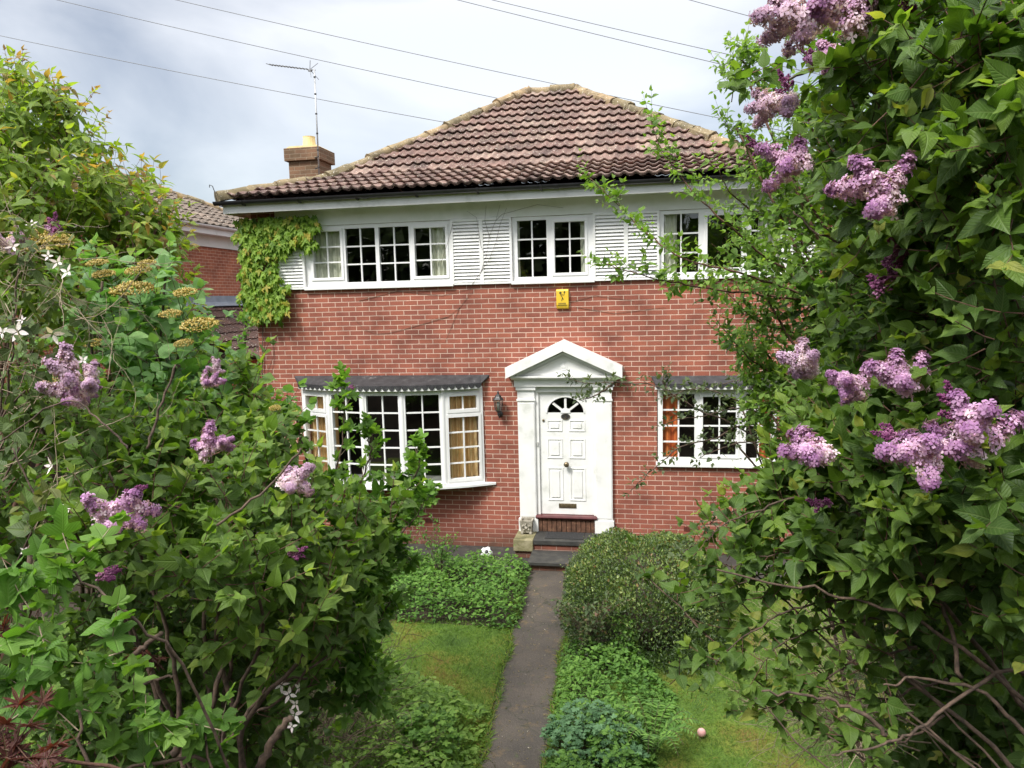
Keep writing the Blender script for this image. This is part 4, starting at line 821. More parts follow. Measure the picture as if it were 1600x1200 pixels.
# balls
def ball(name, c, r, ma, label, cat, spots=None):
    ro = empty(name, (c[0], c[1], c[2] - r), label, cat); b = MB(); b.lathe(c, [(r * math.sin(math.pi * i / 16) + 1e-4, -r * math.cos(math.pi * i / 16)) for i in range(17)], 24); b.build('shell', ma, ro, True)
    if spots:
        ph = (1 + 5 ** .5) / 2; vs = [unit(np.array(v, float)) for v in [(0, 1, ph), (0, -1, ph), (0, 1, -ph), (0, -1, -ph), (1, ph, 0), (-1, ph, 0), (1, -ph, 0), (-1, -ph, 0), (ph, 0, 1), (-ph, 0, 1), (ph, 0, -1), (-ph, 0, -1)]]
        rot = np.array(Matrix.Rotation(.5, 3, 'X') @ Matrix.Rotation(.35, 3, 'Z')); b = MB()
        for v in vs:
            v = rot @ v; a_ = unit(np.cross(v, [.1, .3, 1.])); b_ = np.cross(v, a_); base = len(b.v); b.v.append(tuple(np.array(c) + v * (r + .002)))
            for ring, rr in ((1, .19), (2, .36)):
                for i in range(10): q = i * math.pi / 5; w_ = rr if i % 2 == 0 else rr * .86; dd = unit(v + w_ * (math.cos(q) * a_ + math.sin(q) * b_)); b.v.append(tuple(np.array(c) + dd * (r + .0015)))
            for i in range(10): j = (i + 1) % 10; b.f.append([base, base + 1 + i, base + 1 + j]); b.f.append([base + 1 + i, base + 11 + i, base + 11 + j, base + 1 + j])
        b.build('black_patches', M['ballb'], ro, True)
    return ro
ball('football', (3.80, -.56, .102), .094, M['ballw'], 'black and white football on the dark paving below the bow window', 'ball', True)
ball('small_ball', (6.63, -4.75, .055), .038, M['pinkball'], 'small faded pink ball lying on the mossy right lawn', 'ball')
# dead vine stems on the wall
vn = MB(); g = np.random.default_rng(12)
def vine(pix, r=.004):
    pts = [atY(x_, y_, -.03) for x_, y_ in pix]; r = .0030; pts = [np.array([p[0], -.052 if p[2] > 4.1 else -.008, p[2]]) for p in pts]; vn.tube(pts, [r * (1 - .6 * i / len(pts)) for i in range(len(pts))], 4, False)
for pix in ([(738, 445), (752, 425), (760, 400), (765, 370), (775, 345), (782, 320)], [(752, 425), (765, 405), (775, 380), (782, 350), (792, 325)], [(760, 400), (752, 385), (748, 360), (745, 340), (730, 330)], [(738, 445), (730, 465), (718, 480), (700, 495), (670, 500)], [(718, 480), (705, 510), (695, 535)], [(700, 495), (640, 512), (610, 520), (588, 522), (568, 515), (555, 500)], [(690, 410), (700, 380), (708, 350)], [(765, 370), (758, 345), (760, 322)],
            [(775, 345), (785, 335), (840, 320), (880, 325)], [(880, 475), (930, 462), (990, 470)], [(900, 480), (960, 490), (1040, 480)], [(405, 640), (410, 600), (425, 560), (432, 520)], [(420, 500), (428, 560), (418, 610)], [(560, 470), (620, 455), (690, 462), (740, 450)]): vine(pix, .0045)
tag(vn.build('dead_vine', M['vinewood']), 'thin leafless vine stems clinging to the brick and louvres between upper windows', 'vine')

# ------------------------------------------------------------------ neighbour house
nb = empty('neighbour_house', (-4.3, 5, 0), 'neighbouring brick house with grey brown tiles and white eaves behind the left tree', 'house')
b = MB(); b.box(-12.5, -4.3, -1.5, 9.6, 0, 5.32); b.build('wall', M['brick2'], nb)
b = MB(); b.box(-4.298, -4.26, -1.5, 9.6, 5.322, 5.60); b.build('frieze_board', M['frieze'], nb); b = MB(); b.box(-4.04, -4.01, -1.8, 9.92, 5.59, 5.74); b.box(-4.258, -4.04, -1.8, 9.9, 5.59, 5.605); b.box(-12.8, -4.04, 9.89, 9.92, 5.59, 5.74); b.build('fascia', M['paint'], nb)
g_ = MB(); gutter(g_, (-3.95, -1.8, 5.79), (-3.95, 9.95, 5.79), .06); g_.build('gutter', M['white'], nb)
d = ([], [], []); NP = [(0, 5.80), (4.45, 7.85)]
tiled_slope(d, (-3.97, -1.85), (-3.97, 9.95), NP, per=.3, amp=.035, rise=.03, seed=11); tiled_slope(d, (-3.97, 9.95), (-12.87, 9.95), NP, per=.3, seed=12); tiled_slope(d, (-12.87, -1.85), (-3.97, -1.85), NP, per=.3, seed=13); tiled_slope(d, (-12.87, 9.95), (-12.87, -1.85), NP, per=.3, seed=14)
nr_ = finish_tiles('roof', d, M['tile2'], nb); hip_tiles('hip_tiles', [(-3.97, 9.95, 5.83), (-8.42, 5.5, 7.88)], nr_, M['hipm'], .12, seed=21); hip_tiles('hip_tiles', [(-3.97, -1.85, 5.83), (-8.42, 2.6, 7.88)], nr_, M['hipm'], .12, seed=22); hip_tiles('ridge_tiles', [(-8.42, 5.5, 7.88), (-8.42, 2.6, 7.88)], nr_, M['hipm'], .12, seed=23)
b = MB(); b.box(-4.297, -2.3, 3.3, 9.3, 0, 2.7); b.build('garage_wall', M['brick2'], nb)
d = ([], [], []); tiled_slope(d, (-2.1, 3.1), (-2.1, 9.4), [(0, 2.78), (2.19, 3.92)], per=.17, amp=.022, rise=.03, hl=0, hr=0, seed=15); finish_tiles('garage_roof', d, M['tile3'], nb)
b = MB(); b.prism([(-4.297, 4.14), (-4.27, 4.14), (-4.26, 3.99), (-4.05, 3.90), (-4.05, 3.885), (-4.297, 3.98)], 'y', 3.1, 9.4); b.build('lead_flashing', M['lead'], nb)

# ------------------------------------------------------------------ cables
def cable(p, q, Y1, Y2, sag, label):
    a = atY(*p, Y1); c = atY(*q, Y2); lw = 14 / np.linalg.norm(a - c); a2 = a + (a - c) * lw; c2 = c + (c - a) * lw * 1.3; pts = []
    for i in range(33): t = i / 32; pp = a2 * (1 - t) + c2 * t; pp[2] += sag * ((2 * t - 1) ** 2 - .09); pts.append(pp)
    tag(MB().tube(pts, .0125, 5).build('overhead_cable', M['wire']), label, 'cable', 'overhead cables crossing the sky')
cable((0, 58), (690, 190), 16, 16, .5, 'lowest overhead cable, meeting the left hip of the roof')
cable((80, 0), (800, 158), 16, 16, .5, 'second lowest overhead cable, running from the upper left to the roof peak')
cable((262, 0), (1202, 201), 17, 17, .5, 'overhead cable passing just above the roof ridge and on over the right hip')
cable((712, 0), (1262, 131), 17, 17, .4, 'lower of the pair of overhead cables above the roof on the right')
cable((768, 0), (1180, 93), 18, 18, .4, 'upper of the pair of overhead cables above the roof on the right')
cable((1080, 0), (1250, 45), 18, 18, .3, 'short overhead cable in the top right corner of the sky')
#PLANTS
# ------------------------------------------------------------------ shrubs
def blobs(P_, lst, dens, Ln, k, size, deep=1.0, **kw):
    "lst of (px,py,d,rpx[,mult]); density = twigs per square metre of blob disc"
    out = []
    for q in lst:
        px, py, d, rp = q[:4]; mu = q[4] if len(q) > 4 else 1; r = rp * d / FPX; c = at(px, py, d); n = max(2, int(dens * mu * math.pi * r * r))
        P_.blob(c, r, n, Ln, k, size, **kw); out.append(c)
        if deep:
            d2 = d + r * 1.6; c2 = at(px, py, d2); P_.blob(c2, r * 1.05, int(n * deep), Ln, k, size * 1.05, **kw)
    return out
def panicle(seed, kind, n=230, Ln=1.0, wd=.36, lobes=3):
    "unit length lilac panicle along +z, several side clusters"
    g = np.random.default_rng(seed); P_, Y, R_ = [], [], []
    ax = [(np.zeros(3), np.array([.0, 0, 1.]), 1.0, wd * .9)]
    for i in range(lobes):
        a = g.uniform(0, 6.28); d = unit(np.array([math.cos(a), math.sin(a), g.uniform(.35, 1.1)])); ax.append((np.array([0, 0, .02 + .13 * i]), d, g.uniform(.38, .62), wd * .55))
    for j, (o_, d, l, w_) in enumerate(ax):
        u = unit(np.cross(d, [.3, .5, .1])); v = np.cross(d, u)
        for _ in range(n if j == 0 else n // 2):
            t = g.random() ** .8; rr = w_ * (1 - t) ** .6 * (.55 + .45 * g.random()) * min(1, .45 + t * 4) * .8; a = g.uniform(0, 6.28); rad = math.cos(a) * u + math.sin(a) * v
            cl = 1 + .38 * math.sin(t * 24 + j + 2 * math.sin(a)) ; p = o_ + d * l * t + rad * rr * cl * .55; P_.append(p); Y.append(rad * (1.0 - .5 * t) + d * (.35 + .5 * t) + g.normal(0, .3, 3)); R_.append(.8 - .75 * t + g.normal(0, .2))
    return np.array(P_), np.array(Y), np.array(R_)
FLW = {}
def flower_mesh(kind, var):
    if (kind, var) in FLW: return FLW[(kind, var)]
    g = np.random.default_rng(var + 50)
    if kind in ('lilac_flower', 'pale_flower', 'dark_flower'):
        P_, Y, R_ = panicle(var + 10, kind, 230, lobes=4 + var % 2); tp = T_BUD if kind == 'dark_flower' else T_FLORET
        if kind == 'dark_flower': sel = np.arange(len(P_)) % 3 > 0; P_, Y, R_ = P_[sel] * [.7, .7, 1], Y[sel], R_[sel]
        o = scatter('flower_cluster', M[kind], None, tp, P_, Y, g.normal(0, 1, (len(P_), 3)), .10 * g.uniform(.55, 1.25, len(P_)), R_, .1, var)
    elif kind == 'gold_flower':
        n = 420; a = g.uniform(0, 6.28, n); r = np.sqrt(g.random(n)) * .5; P_ = np.stack([r * np.cos(a), r * np.sin(a), .20 * np.sqrt(np.clip(1 - (r / .52) ** 2, 0, 1)) + g.normal(0, .014, n) + .03 * np.sin(r * 30)], 1)
        o = scatter('flower_cluster', M[kind], None, T_BUD, P_, np.stack([P_[:, 0] * .6, P_[:, 1] * .6, np.ones(n) * .6], 1), g.normal(0, 1, (n, 3)), .085 * g.uniform(.6, 1.3, n), g.random(n), 0, var)
    elif kind == 'clematis':
        tp = leaf_tpl(.42, -.12, .06, 0, 4); a = np.arange(4) * math.pi / 2 + g.normal(0, .12, 4); P_ = np.zeros((4, 3)); Y = np.stack([np.cos(a), np.sin(a), np.full(4, .15) + g.normal(0, .12, 4)], 1)
        o = scatter('flower', M['white_flower'], None, tp, P_ + Y * .04, Y, np.tile([0, 0, 1.], (4, 1)), .5, g.random(4), .05, var)
        c_ = MB(); 
    me = o.data; bpy.data.objects.remove(o); FLW[(kind, var)] = me; return me
def flower(parent, kind, px, py, d, lenpx, dirv, var, name='flower_cluster'):
    me = flower_mesh(kind, var); o = bpy.data.objects.new(name, me); C.objects.link(o); o.parent = parent
    sz = lenpx * d / FPX; dr = Vector(tuple(dirv)).normalized(); p = at(px, py, d)
    p = p - np.array(dr) * sz * (.5 if kind not in ('clematis', 'gold_flower') else 0)
    o.location = tuple(p - root_of(parent)); o.rotation_euler = (dr.to_track_quat('Z', 'Y') @ __import__('mathutils').Quaternion((0, 0, 1), var * 1.7 + px * .1)).to_euler(); o.scale = (sz,) * 3
    return o
def sdir(dx, dy, dz=-.2):
    "direction from picture axes: right, up, towards camera negative"
    return RT * dx - DN * dy + FW * dz
def shrub(name, x, y, label, cat, group=None): return empty(name, (x, y, gz(x, y)), label, cat, group)
def root_stems(P_, root, centers, r0, r1, rise=.35):
    root = np.array(root, float)
    for c in centers:
        c = np.array(c); s_ = root + P_.g.normal(0, .07, 3) * [1, 1, 0]; mid = s_ * .5 + c * .5 + np.array([0, 0, rise * .4]) + P_.g.normal(0, .06, 3); mid[:2] = s_[:2] * .6 + c[:2] * .4; q1 = s_ * .5 + mid * .5 + P_.g.normal(0, .045, 3); q2 = mid * .5 + c * .5 + P_.g.normal(0, .045, 3); P_.stem([s_, q1, mid, q2, c], r0 * P_.g.uniform(.5, 1.1), r1, 6, .018)

# --- big lilac, right
e = shrub('lilac_bush', 7.95, -8.55, 'large dark leaved lilac bush filling the right side, thick with purple flower clusters', 'lilac')
P_ = Plant(1, (-.35, -.45, .0))
R1 = [(1400, 30, 2.2, 110), (1520, 60, 1.9, 130), (1620, 120, 1.8, 140), (1330, 90, 2.5, 70), (1400, 170, 2.3, 110), (1520, 220, 2.0, 130), (1620, 300, 1.9, 130), (1330, 250, 2.6, 80), (1420, 310, 2.3, 110), (1530, 380, 2.1, 130), (1390, 420, 2.6, 90), (1480, 500, 2.4, 110), (1600, 520, 2.0, 130),
      (1350, 540, 2.8, 80), (1430, 610, 2.4, 100), (1550, 660, 2.2, 120), (1310, 650, 2.7, 80), (1370, 730, 2.4, 100), (1490, 760, 2.2, 110), (1600, 800, 2.0, 120), (1260, 720, 2.7, 50), (1220, 780, 2.8, 60), (1280, 840, 2.6, 80), (1390, 850, 2.4, 90), (1180, 840, 2.9, 50, .8), (1500, 900, 2.3, 110, .8), (1620, 950, 2.2, 110, .8)]
cs = blobs(P_, R1, 175, .20, 4, .093, 1.2, droop=.08, tilt=.4, twr=.0025)
R1b = [(1250, 930, 2.8, 70, .35), (1180, 900, 2.8, 50, .4), (1330, 960, 2.7, 60, .3), (1420, 1000, 2.6, 60, .25), (1270, 1060, 2.7, 40, .35), (1180, 1090, 2.7, 35, .3), (1470, 1010, 2.5, 50, .2), (1560, 1060, 2.6, 80, .4), (1390, 1080, 2.6, 40, .2), (1140, 960, 2.9, 30, .4), (1110, 900, 3.0, 25, .4), (1060, 925, 3.0, 18, .5), (1090, 980, 3.0, 16, .4), (1230, 1000, 2.8, 35, .4), (1340, 1020, 2.7, 40, .4), (1010, 900, 3.1, 16, .9), (1060, 1050, 3.0, 22, .5), (1290, 900, 2.7, 60, .9), (1400, 930, 2.6, 60, .9), (1200, 920, 2.8, 60, .8), (1150, 870, 2.9, 45, .8), (1240, 1080, 2.7, 45, .5), (1310, 1120, 2.7, 35, .4), (1130, 1020, 2.9, 25, .5), (1390, 1010, 2.6, 50, .5)]
cs2 = blobs(P_, R1b, 110, .18, 3, .085, 0, droop=.3, tilt=.4)
# deep interior, far side of the bush; leaf tone lowered to paint inner shade
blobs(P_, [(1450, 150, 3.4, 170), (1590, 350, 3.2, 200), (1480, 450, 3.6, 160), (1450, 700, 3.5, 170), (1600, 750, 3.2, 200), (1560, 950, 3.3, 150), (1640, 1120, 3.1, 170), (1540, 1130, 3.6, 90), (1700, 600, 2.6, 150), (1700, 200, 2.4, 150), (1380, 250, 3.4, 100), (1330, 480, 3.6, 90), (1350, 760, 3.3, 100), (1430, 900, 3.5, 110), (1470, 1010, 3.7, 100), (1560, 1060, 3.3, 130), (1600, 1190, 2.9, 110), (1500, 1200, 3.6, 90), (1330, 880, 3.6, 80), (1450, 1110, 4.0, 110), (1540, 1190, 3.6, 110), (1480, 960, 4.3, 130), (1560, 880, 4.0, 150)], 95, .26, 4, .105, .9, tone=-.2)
rt = (7.95, -8.55, gz(7.95, -8.55) - .1)
root_stems(P_, rt, cs[::4], .016, .004); root_stems(P_, rt, cs2[::5], .008, .003, .0)
for pix in ([(1640, 1130), (1500, 1010), (1380, 950), (1250, 920), (1120, 890)], [(1650, 1060), (1560, 1050), (1450, 1130), (1380, 1165), (1300, 1180)], [(1620, 1170), (1540, 1085), (1440, 1060), (1380, 1070)], [(1500, 1060), (1480, 960), (1440, 850), (1400, 800)], [(1390, 1150), (1340, 1110), (1280, 1090), (1190, 1080)],
            [(1640, 310), (1520, 320), (1430, 300)], [(1600, 480), (1500, 500), (1420, 530)], [(1560, 260), (1520, 120), (1480, 40), (1440, -20)], [(1560, 390), (1460, 400), (1380, 400), (1290, 370), (1240, 330)], [(1330, 60), (1280, 100), (1220, 125), (1130, 132)]):
    P_.stem([at(x_, y_, 2.55 - .0004 * (y_ - 600)) for x_, y_ in pix], .008, .003, 6, .02)
for pix in ([(1420, 900), (1300, 880), (1200, 895), (1120, 930)], [(1450, 960), (1330, 970), (1230, 1000), (1190, 1040)], [(1480, 1060), (1400, 1090), (1330, 1090), (1270, 1070)], [(1400, 860), (1300, 850), (1200, 868), (1130, 885)], [(1480, 1120), (1400, 1160), (1320, 1150), (1270, 1130)], [(1430, 1010), (1320, 1040), (1240, 1090), (1180, 1110)], [(1350, 930), (1240, 950), (1160, 995), (1110, 1050)], [(1300, 760), (1200, 790), (1130, 820), (1100, 850)]):
    pts = [at(x_, y_, 2.75) for x_, y_ in pix]; P_.arch(pts[1:], .004, .0016, .088, .085, .10, 2, droop=.2, tilt=.4); P_.stem(pts[:2], .006, .004, 5)
for pix in ([(1130, 132), (1150, 130)], ): blobs(P_, [(1200, 110, 2.55, 25, .6), (1150, 128, 2.5, 18, 1.0), (1280, 90, 2.5, 40)], 60, .14, 3, .09, 0)
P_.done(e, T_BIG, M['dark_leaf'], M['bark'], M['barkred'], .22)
for i, (kind, px, py, d, l, dx, dy) in enumerate([('pale_flower', 1235, 25, 2.1, 120, -1, -.1), ('lilac_flower', 1310, 10, 2.1, 120, -.5, .6), ('pale_flower', 1205, 165, 2.3, 85, -1, -.25), ('dark_flower', 1225, 130, 2.3, 45, -.5, 1), ('lilac_flower', 1295, 88, 2.3, 70, -1, -.2), ('dark_flower', 1265, 90, 2.3, 40, -.6, .4),
    ('lilac_flower', 1225, 248, 2.3, 95, -.9, .35), ('lilac_flower', 1368, 290, 2.0, 115, -.75, .75), ('dark_flower', 1395, 425, 2.3, 85, .3, .8), ('dark_flower', 1400, 390, 2.3, 60, .5, .8), ('pale_flower', 1248, 567, 2.3, 75, -1, .35), ('lilac_flower', 1325, 597, 2.2, 75, -1, .4), ('lilac_flower', 1400, 592, 2.1, 100, -.9, .45),
    ('lilac_flower', 1262, 708, 2.2, 95, -1, .1), ('lilac_flower', 1425, 708, 1.9, 120, -1, .1), ('lilac_flower', 1515, 668, 1.9, 125, -.5, .9), ('dark_flower', 1490, 625, 1.95, 70, -.5, .9), ('dark_flower', 1385, 680, 2.1, 55, -1, .2), ('dark_flower', 1280, 785, 2.3, 45, -1, .2), ('lilac_flower', 1596, 485, 2.0, 40, -1, 0), ('dark_flower', 1180, 225, 2.4, 40, -.8, .6), ('lilac_flower', 1350, 5, 2.2, 90, -.2, .8), ('dark_flower', 1410, 10, 2.2, 60, .3, .6)]):
    flower(e, kind, px, py, d, l * .92, sdir(dx, dy), i % 4)
# --- small leaved arching shrub between the lilac and the house
e = shrub('arching_shrub', 8.6, -6.9, 'fresh green arching shrub reaching out in front of the upper right windows', 'shrub')
P_ = Plant(2, (-.2, -.4, 0)); kw = dict(droop=.2, tilt=.5, twr=.0014)
for dd, pix in ((4.0, [(1560, 640), (1450, 560), (1340, 470), (1217, 416), (1155, 366), (1108, 325), (1061, 275), (1030, 225), (1015, 185)]), (3.8, [(1560, 620), (1400, 510), (1280, 469), (1217, 447), (1140, 422), (1080, 409), (1011, 366), (967, 322), (922, 278)]), (3.9, [(1550, 600), (1380, 500), (1227, 465), (1130, 455), (1060, 442), (1000, 430), (938, 410)]),
                (4.2, [(1500, 480), (1400, 330), (1290, 210), (1200, 130), (1150, 90)]), (4.2, [(1480, 600), (1330, 560), (1240, 520), (1180, 500), (1120, 440)]), (4.3, [(1450, 480), (1330, 400), (1240, 330), (1190, 260), (1170, 230)]), (4.1, [(1500, 700), (1300, 640), (1220, 590), (1170, 560), (1120, 500)]),
                (4.3, [(1400, 420), (1260, 370), (1180, 330), (1140, 300), (1120, 260)]), (4.2, [(1480, 620), (1330, 520), (1250, 440), (1200, 400), (1150, 350)])):
    pts = [at(x_, y_, dd + .12 * math.sin(i)) for i, (x_, y_) in enumerate(pix)]; P_.arch(pts, .009, .002, .056, .020, .15, 4, **kw)
B2 = [(1160, 110, 4.2, 38), (1170, 70, 4.2, 22), (1200, 270, 4.2, 45), (1230, 340, 4.2, 55), (1170, 330, 4.3, 30, .5), (1250, 440, 4.1, 50), (1200, 470, 4.2, 35, .6), (1290, 380, 4.0, 60), (1280, 500, 4.1, 60), (1190, 540, 4.2, 45), (1240, 600, 4.1, 60), (1160, 480, 4.2, 25, .6), (1200, 640, 4.1, 40), (1180, 590, 4.2, 35), (1290, 300, 4.2, 60), (1260, 180, 4.3, 50), (1330, 440, 3.9, 60), (1300, 560, 3.9, 60), (1330, 230, 4.3, 70), (1360, 330, 4.3, 80), (1270, 660, 4.1, 70)]
cs = blobs(P_, B2 + [(1150, 200, 4.2, 30), (1190, 400, 4.1, 40), (1130, 380, 4.2, 22, .6), (1220, 240, 4.2, 40), (1150, 540, 4.2, 28, .7), (1210, 700, 4.1, 30)], 290, .17, 4, .056, .8, **kw)
root_stems(P_, (8.6, -6.9, 0), cs[::3], .02, .006); P_.done(e, T_MID, M['spring_leaf'], M['barkred'], None, .12)
# --- cotoneaster sprays
e = shrub('cotoneaster', 7.9, -5.6, 'grey green cotoneaster with thin sprays crossing in front of the lower right window', 'shrub')
P_ = Plant(3); kw = dict(droop=.0, tilt=.6, twr=.001, spread=.8)
for dd, pix in ((5.2, [(1330, 730), (1250, 712), (1190, 688), (1130, 655), (1090, 640), (1045, 612), (1010, 600), (960, 598), (915, 598), (884, 590)]), (5.1, [(1330, 640), (1200, 640), (1150, 625), (1110, 610), (1080, 608), (1040, 622)]), (5.2, [(1330, 700), (1200, 670), (1150, 668), (1120, 685), (1095, 690), (1060, 700), (1035, 722), (1010, 742), (985, 768)]), (5.0, [(1330, 740), (1230, 700), (1170, 690), (1130, 700), (1092, 716)]),
                (5.2, [(1330, 720), (1220, 660), (1170, 640), (1140, 640), (1100, 650), (1060, 655), (1035, 665)]), (5.0, [(1280, 780), (1200, 800), (1150, 815), (1110, 840), (1080, 855), (1062, 868)]), (5.0, [(1300, 740), (1200, 770), (1160, 790), (1120, 812), (1095, 822)]), (5.2, [(1330, 700), (1240, 640), (1190, 605), (1165, 592), (1130, 600)]), (5.2, [(1045, 612), (1036, 595), (1040, 580)]), (5.2, [(960, 598), (940, 612), (920, 622), (905, 625)])):
    P_.arch([at(x_, y_, dd) for x_, y_ in pix], .008, .0024, .056, .019, .06, 2, **kw)
cs = blobs(P_, [(1200, 690, 5.1, 50), (1160, 640, 5.1, 30, .7), (1220, 640, 5.1, 40), (1150, 690, 5.1, 25, .6)], 60, .14, 4, .034, 0, **kw)
root_stems(P_, (7.9, -5.6, 0), cs, .016, .006); P_.done(e, T_SMALL, M['grey_leaf'], M['bark'], None, .05)
# --- leafless twigs low on the right
e = shrub('bare_twig_shrub', 8.1, -5.8, 'tangle of thin pale leafless twigs low over the right lawn', 'shrub')
P_ = Plant(4); g = P_.g; rt = np.array([8.1, -5.8, 0.])
def branchy(P_, p, d, L_, r, depth):
    g = P_.g; n = 5; pts = [p]; q = p.copy(); dd = unit(d)
    for i in range(n):
        dd = unit(dd + g.normal(0, .22, 3)); q = q + dd * L_ / n; pts.append(q.copy())
        if depth > 0 and i > 0:
            for _ in range(2 if depth > 1 else 1): branchy(P_, q.copy(), dd + g.normal(0, .55, 3), L_ * g.uniform(.4, .6), r * .6, depth - 1)
    P_.tw.tube(pts, [r * .7 * (1 - .55 * i / n) for i in range(n + 1)], 4, False)
for i in range(11):
    tgt = at(g.uniform(1120, 1400), g.uniform(850, 1010), g.uniform(4.6, 6.2)); tgt[2] = max(tgt[2], .12); s_ = rt + np.array([g.normal(0, .35), g.normal(0, .35), .1]); branchy(P_, s_, tgt - s_ + np.array([0, 0, .1]), np.linalg.norm(tgt - s_) * .8, .006, 2)
for i in range(9):
    s_ = at(g.uniform(1400, 1500), g.uniform(1080, 1200), 3.2); tgt = at(g.uniform(1160, 1300), g.uniform(1020, 1180), 3.3); branchy(P_, s_, tgt - s_, np.linalg.norm(tgt - s_) * .8, .006, 2)
P_.done(e, T_SMALL, M['grey_leaf'], M['barkpale'])
# --- box hedge
e = shrub('clipped_hedge', 6.1, -2.5, 'rounded clipped evergreen bush with tiny glossy leaves to the right of the path', 'hedge')
P_ = Plant(5); g = P_.g; c0 = np.array([6.12, -2.45, .26]); ax = np.array([.92, 1.32, .62])
n = 42000; u = unit(g.normal(0, 1, (n, 3))); u[:, 2] = np.where(u[:, 2] < -.5, -u[:, 2], u[:, 2]); th = np.arctan2(u[:, 1], u[:, 0]); bmp_ = 1 + .05 * np.sin(th * 5 + u[:, 2] * 4) + .04 * np.sin(th * 9 + 2) * np.cos(u[:, 2] * 8)
sq = np.sign(u) * np.abs(u) ** .8; sq = sq * (1.06 - .24 * g.random((n, 1)) ** 1.2) * bmp_[:, None]; pos = c0 + sq * ax; pos = pos[pos[:, 2] > .01]; m_ = len(pos)
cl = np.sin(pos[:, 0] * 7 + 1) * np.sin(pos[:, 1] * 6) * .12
scatter('foliage', M['hedgeleaf'], e, T_SMALL, pos, (pos - c0) / ax * .8 + g.normal(0, .6, (m_, 3)) + [0, 0, .5], (pos - c0) + g.normal(0, .6, (m_, 3)), .032 * g.uniform(.6, 1.4, m_), .26 + .36 * (pos[:, 2] / .9) + cl + g.normal(0, .2, m_), .1, 5)  # leaf tone rises with height: lit top and shaded foot put into the colour
for i in range(420):
    t_ = unit(g.normal(0, 1, 3)); t_[2] = abs(t_[2]); t_ = np.sign(t_) * np.abs(t_) ** .8; p = c0 + t_ * ax * g.uniform(.9, 1.0)
    P_.twig(p, t_ + g.normal(0, .3, 3) + [0, 0, .4], g.uniform(.06, .17), 5, .032, droop=0, tilt=.5, twr=.001, tone=.05)
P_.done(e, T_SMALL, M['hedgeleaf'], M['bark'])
b = MB()
for i in range(60):
    t_ = unit(g.normal(0, 1, 3)); t_[2] = abs(t_[2]); p = c0 + t_ * ax * .8; b.tube([(6.12 + g.normal(0, .1), -2.45 + g.normal(0, .1), 0), (c0 + p) / 2 + g.normal(0, .05, 3), p], [.014, .008, .003], 4, False)
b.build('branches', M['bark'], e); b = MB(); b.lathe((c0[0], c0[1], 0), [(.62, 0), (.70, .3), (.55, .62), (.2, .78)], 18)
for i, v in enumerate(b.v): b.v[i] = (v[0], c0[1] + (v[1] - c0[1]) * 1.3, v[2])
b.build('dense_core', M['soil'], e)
# --- roses in front of the hedge
def rose(x, y, h, label, seed, mat='rose', n=9, size=.055, lean=(0, 0)):
    e = shrub('rose_bush', x, y, label, 'rose bush'); P_ = Plant(seed); g = P_.g
    for i in range(n):
        a = g.uniform(0, 6.28); tip = np.array([x + math.cos(a) * h * .45 + lean[0], y + math.sin(a) * h * .45 + lean[1], h * g.uniform(.7, 1.1)]); out = P_.stem([(x + g.normal(0, .04), y + g.normal(0, .04), 0), (x + math.cos(a) * h * .12, y + math.sin(a) * h * .12, h * .5), tip], .007, .003, 5)
        for j in range(5, len(out)): P_.twig(out[j], g.normal(0, 1, 3) + [0, 0, .3], .11, 3, size * g.uniform(.7, 1.2), tilt=.5, droop=.3, twr=.0015)
    P_.done(e, T_MID, M[mat], M['bark'], None, .15); return e
e = rose(5.55, -3.55, .75, 'bronze leaved rose bush with red new shoots in front of the clipped bush', 6, n=12)
rose(6.05, -3.45, .6, 'low green rose bush against the dark front of the clipped bush', 7, 'cover', 8, .05)
rose(3.35, -1.55, .78, 'small rose bush rising from the leafy bed below the bow window', 8, 'cover', 11, .05)
# --- bed ground cover and weeds: nobody could count it
def cover(name, region, n, hf, size, mat, tpl, label, cat, seed, up=.7):
    g = np.random.default_rng(seed); x0, x1, y0, y1 = region; pos, Y, Nn, S_, R_ = [], [], [], [], []
    k = 0
    while len(pos) < n and k < n * 6:
        k += 1; x_, y_ = g.uniform(x0, x1), g.uniform(y0, y1); h = hf(x_, y_)
        if h <= 0: continue
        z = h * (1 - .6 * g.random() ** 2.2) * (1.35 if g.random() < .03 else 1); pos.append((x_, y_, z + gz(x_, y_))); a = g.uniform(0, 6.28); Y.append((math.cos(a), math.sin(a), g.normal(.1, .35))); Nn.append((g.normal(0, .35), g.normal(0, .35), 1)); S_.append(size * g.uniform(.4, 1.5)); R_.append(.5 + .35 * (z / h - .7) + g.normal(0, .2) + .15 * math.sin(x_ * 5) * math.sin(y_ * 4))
    o = scatter(name, M[mat], None, tpl, pos, Y, Nn, S_, np.array(R_), .1, seed); return tag(o, label, cat, kind='stuff')
def lump(x_, y_, s=1.0, sd=0): return 1 + s * (.22 * math.sin(x_ * 5.3 + sd) * math.sin(y_ * 4.1 + 1) + .16 * math.sin(x_ * 13 + y_ * 9) + .1 * math.sin(x_ * 27 - y_ * 21))
def hbed(x_, y_):
    f = min(1, (x_ - .6) / .3, (pathL(y_) + .06 - x_) / .14, (-.92 - y_) / .15, (y_ + 2.82 + .06 * math.sin(x_ * 6)) / .16); return 0 if f <= 0 else .26 * f ** .5 * lump(x_, y_)
cover('ground_cover', (.6, 4.8, -2.95, -.9), 15000, hbed, .050, 'cover', T_MID, 'thick bright green leafy ground cover filling the bed below the bow window', 'ground cover', 31)
def hw1(x_, y_):
    f = min(1, (y_ + 7.2) / .3, (-4.3 - .25 * math.sin(x_ * 3) - (4.2 - x_) * -.1 - y_) / .5, (pathL(y_) - .02 - x_) / .3, (x_ - 2.4) / .4); return 0 if f <= 0 else (.38 * f * lump(x_, y_, 1.3, 2))
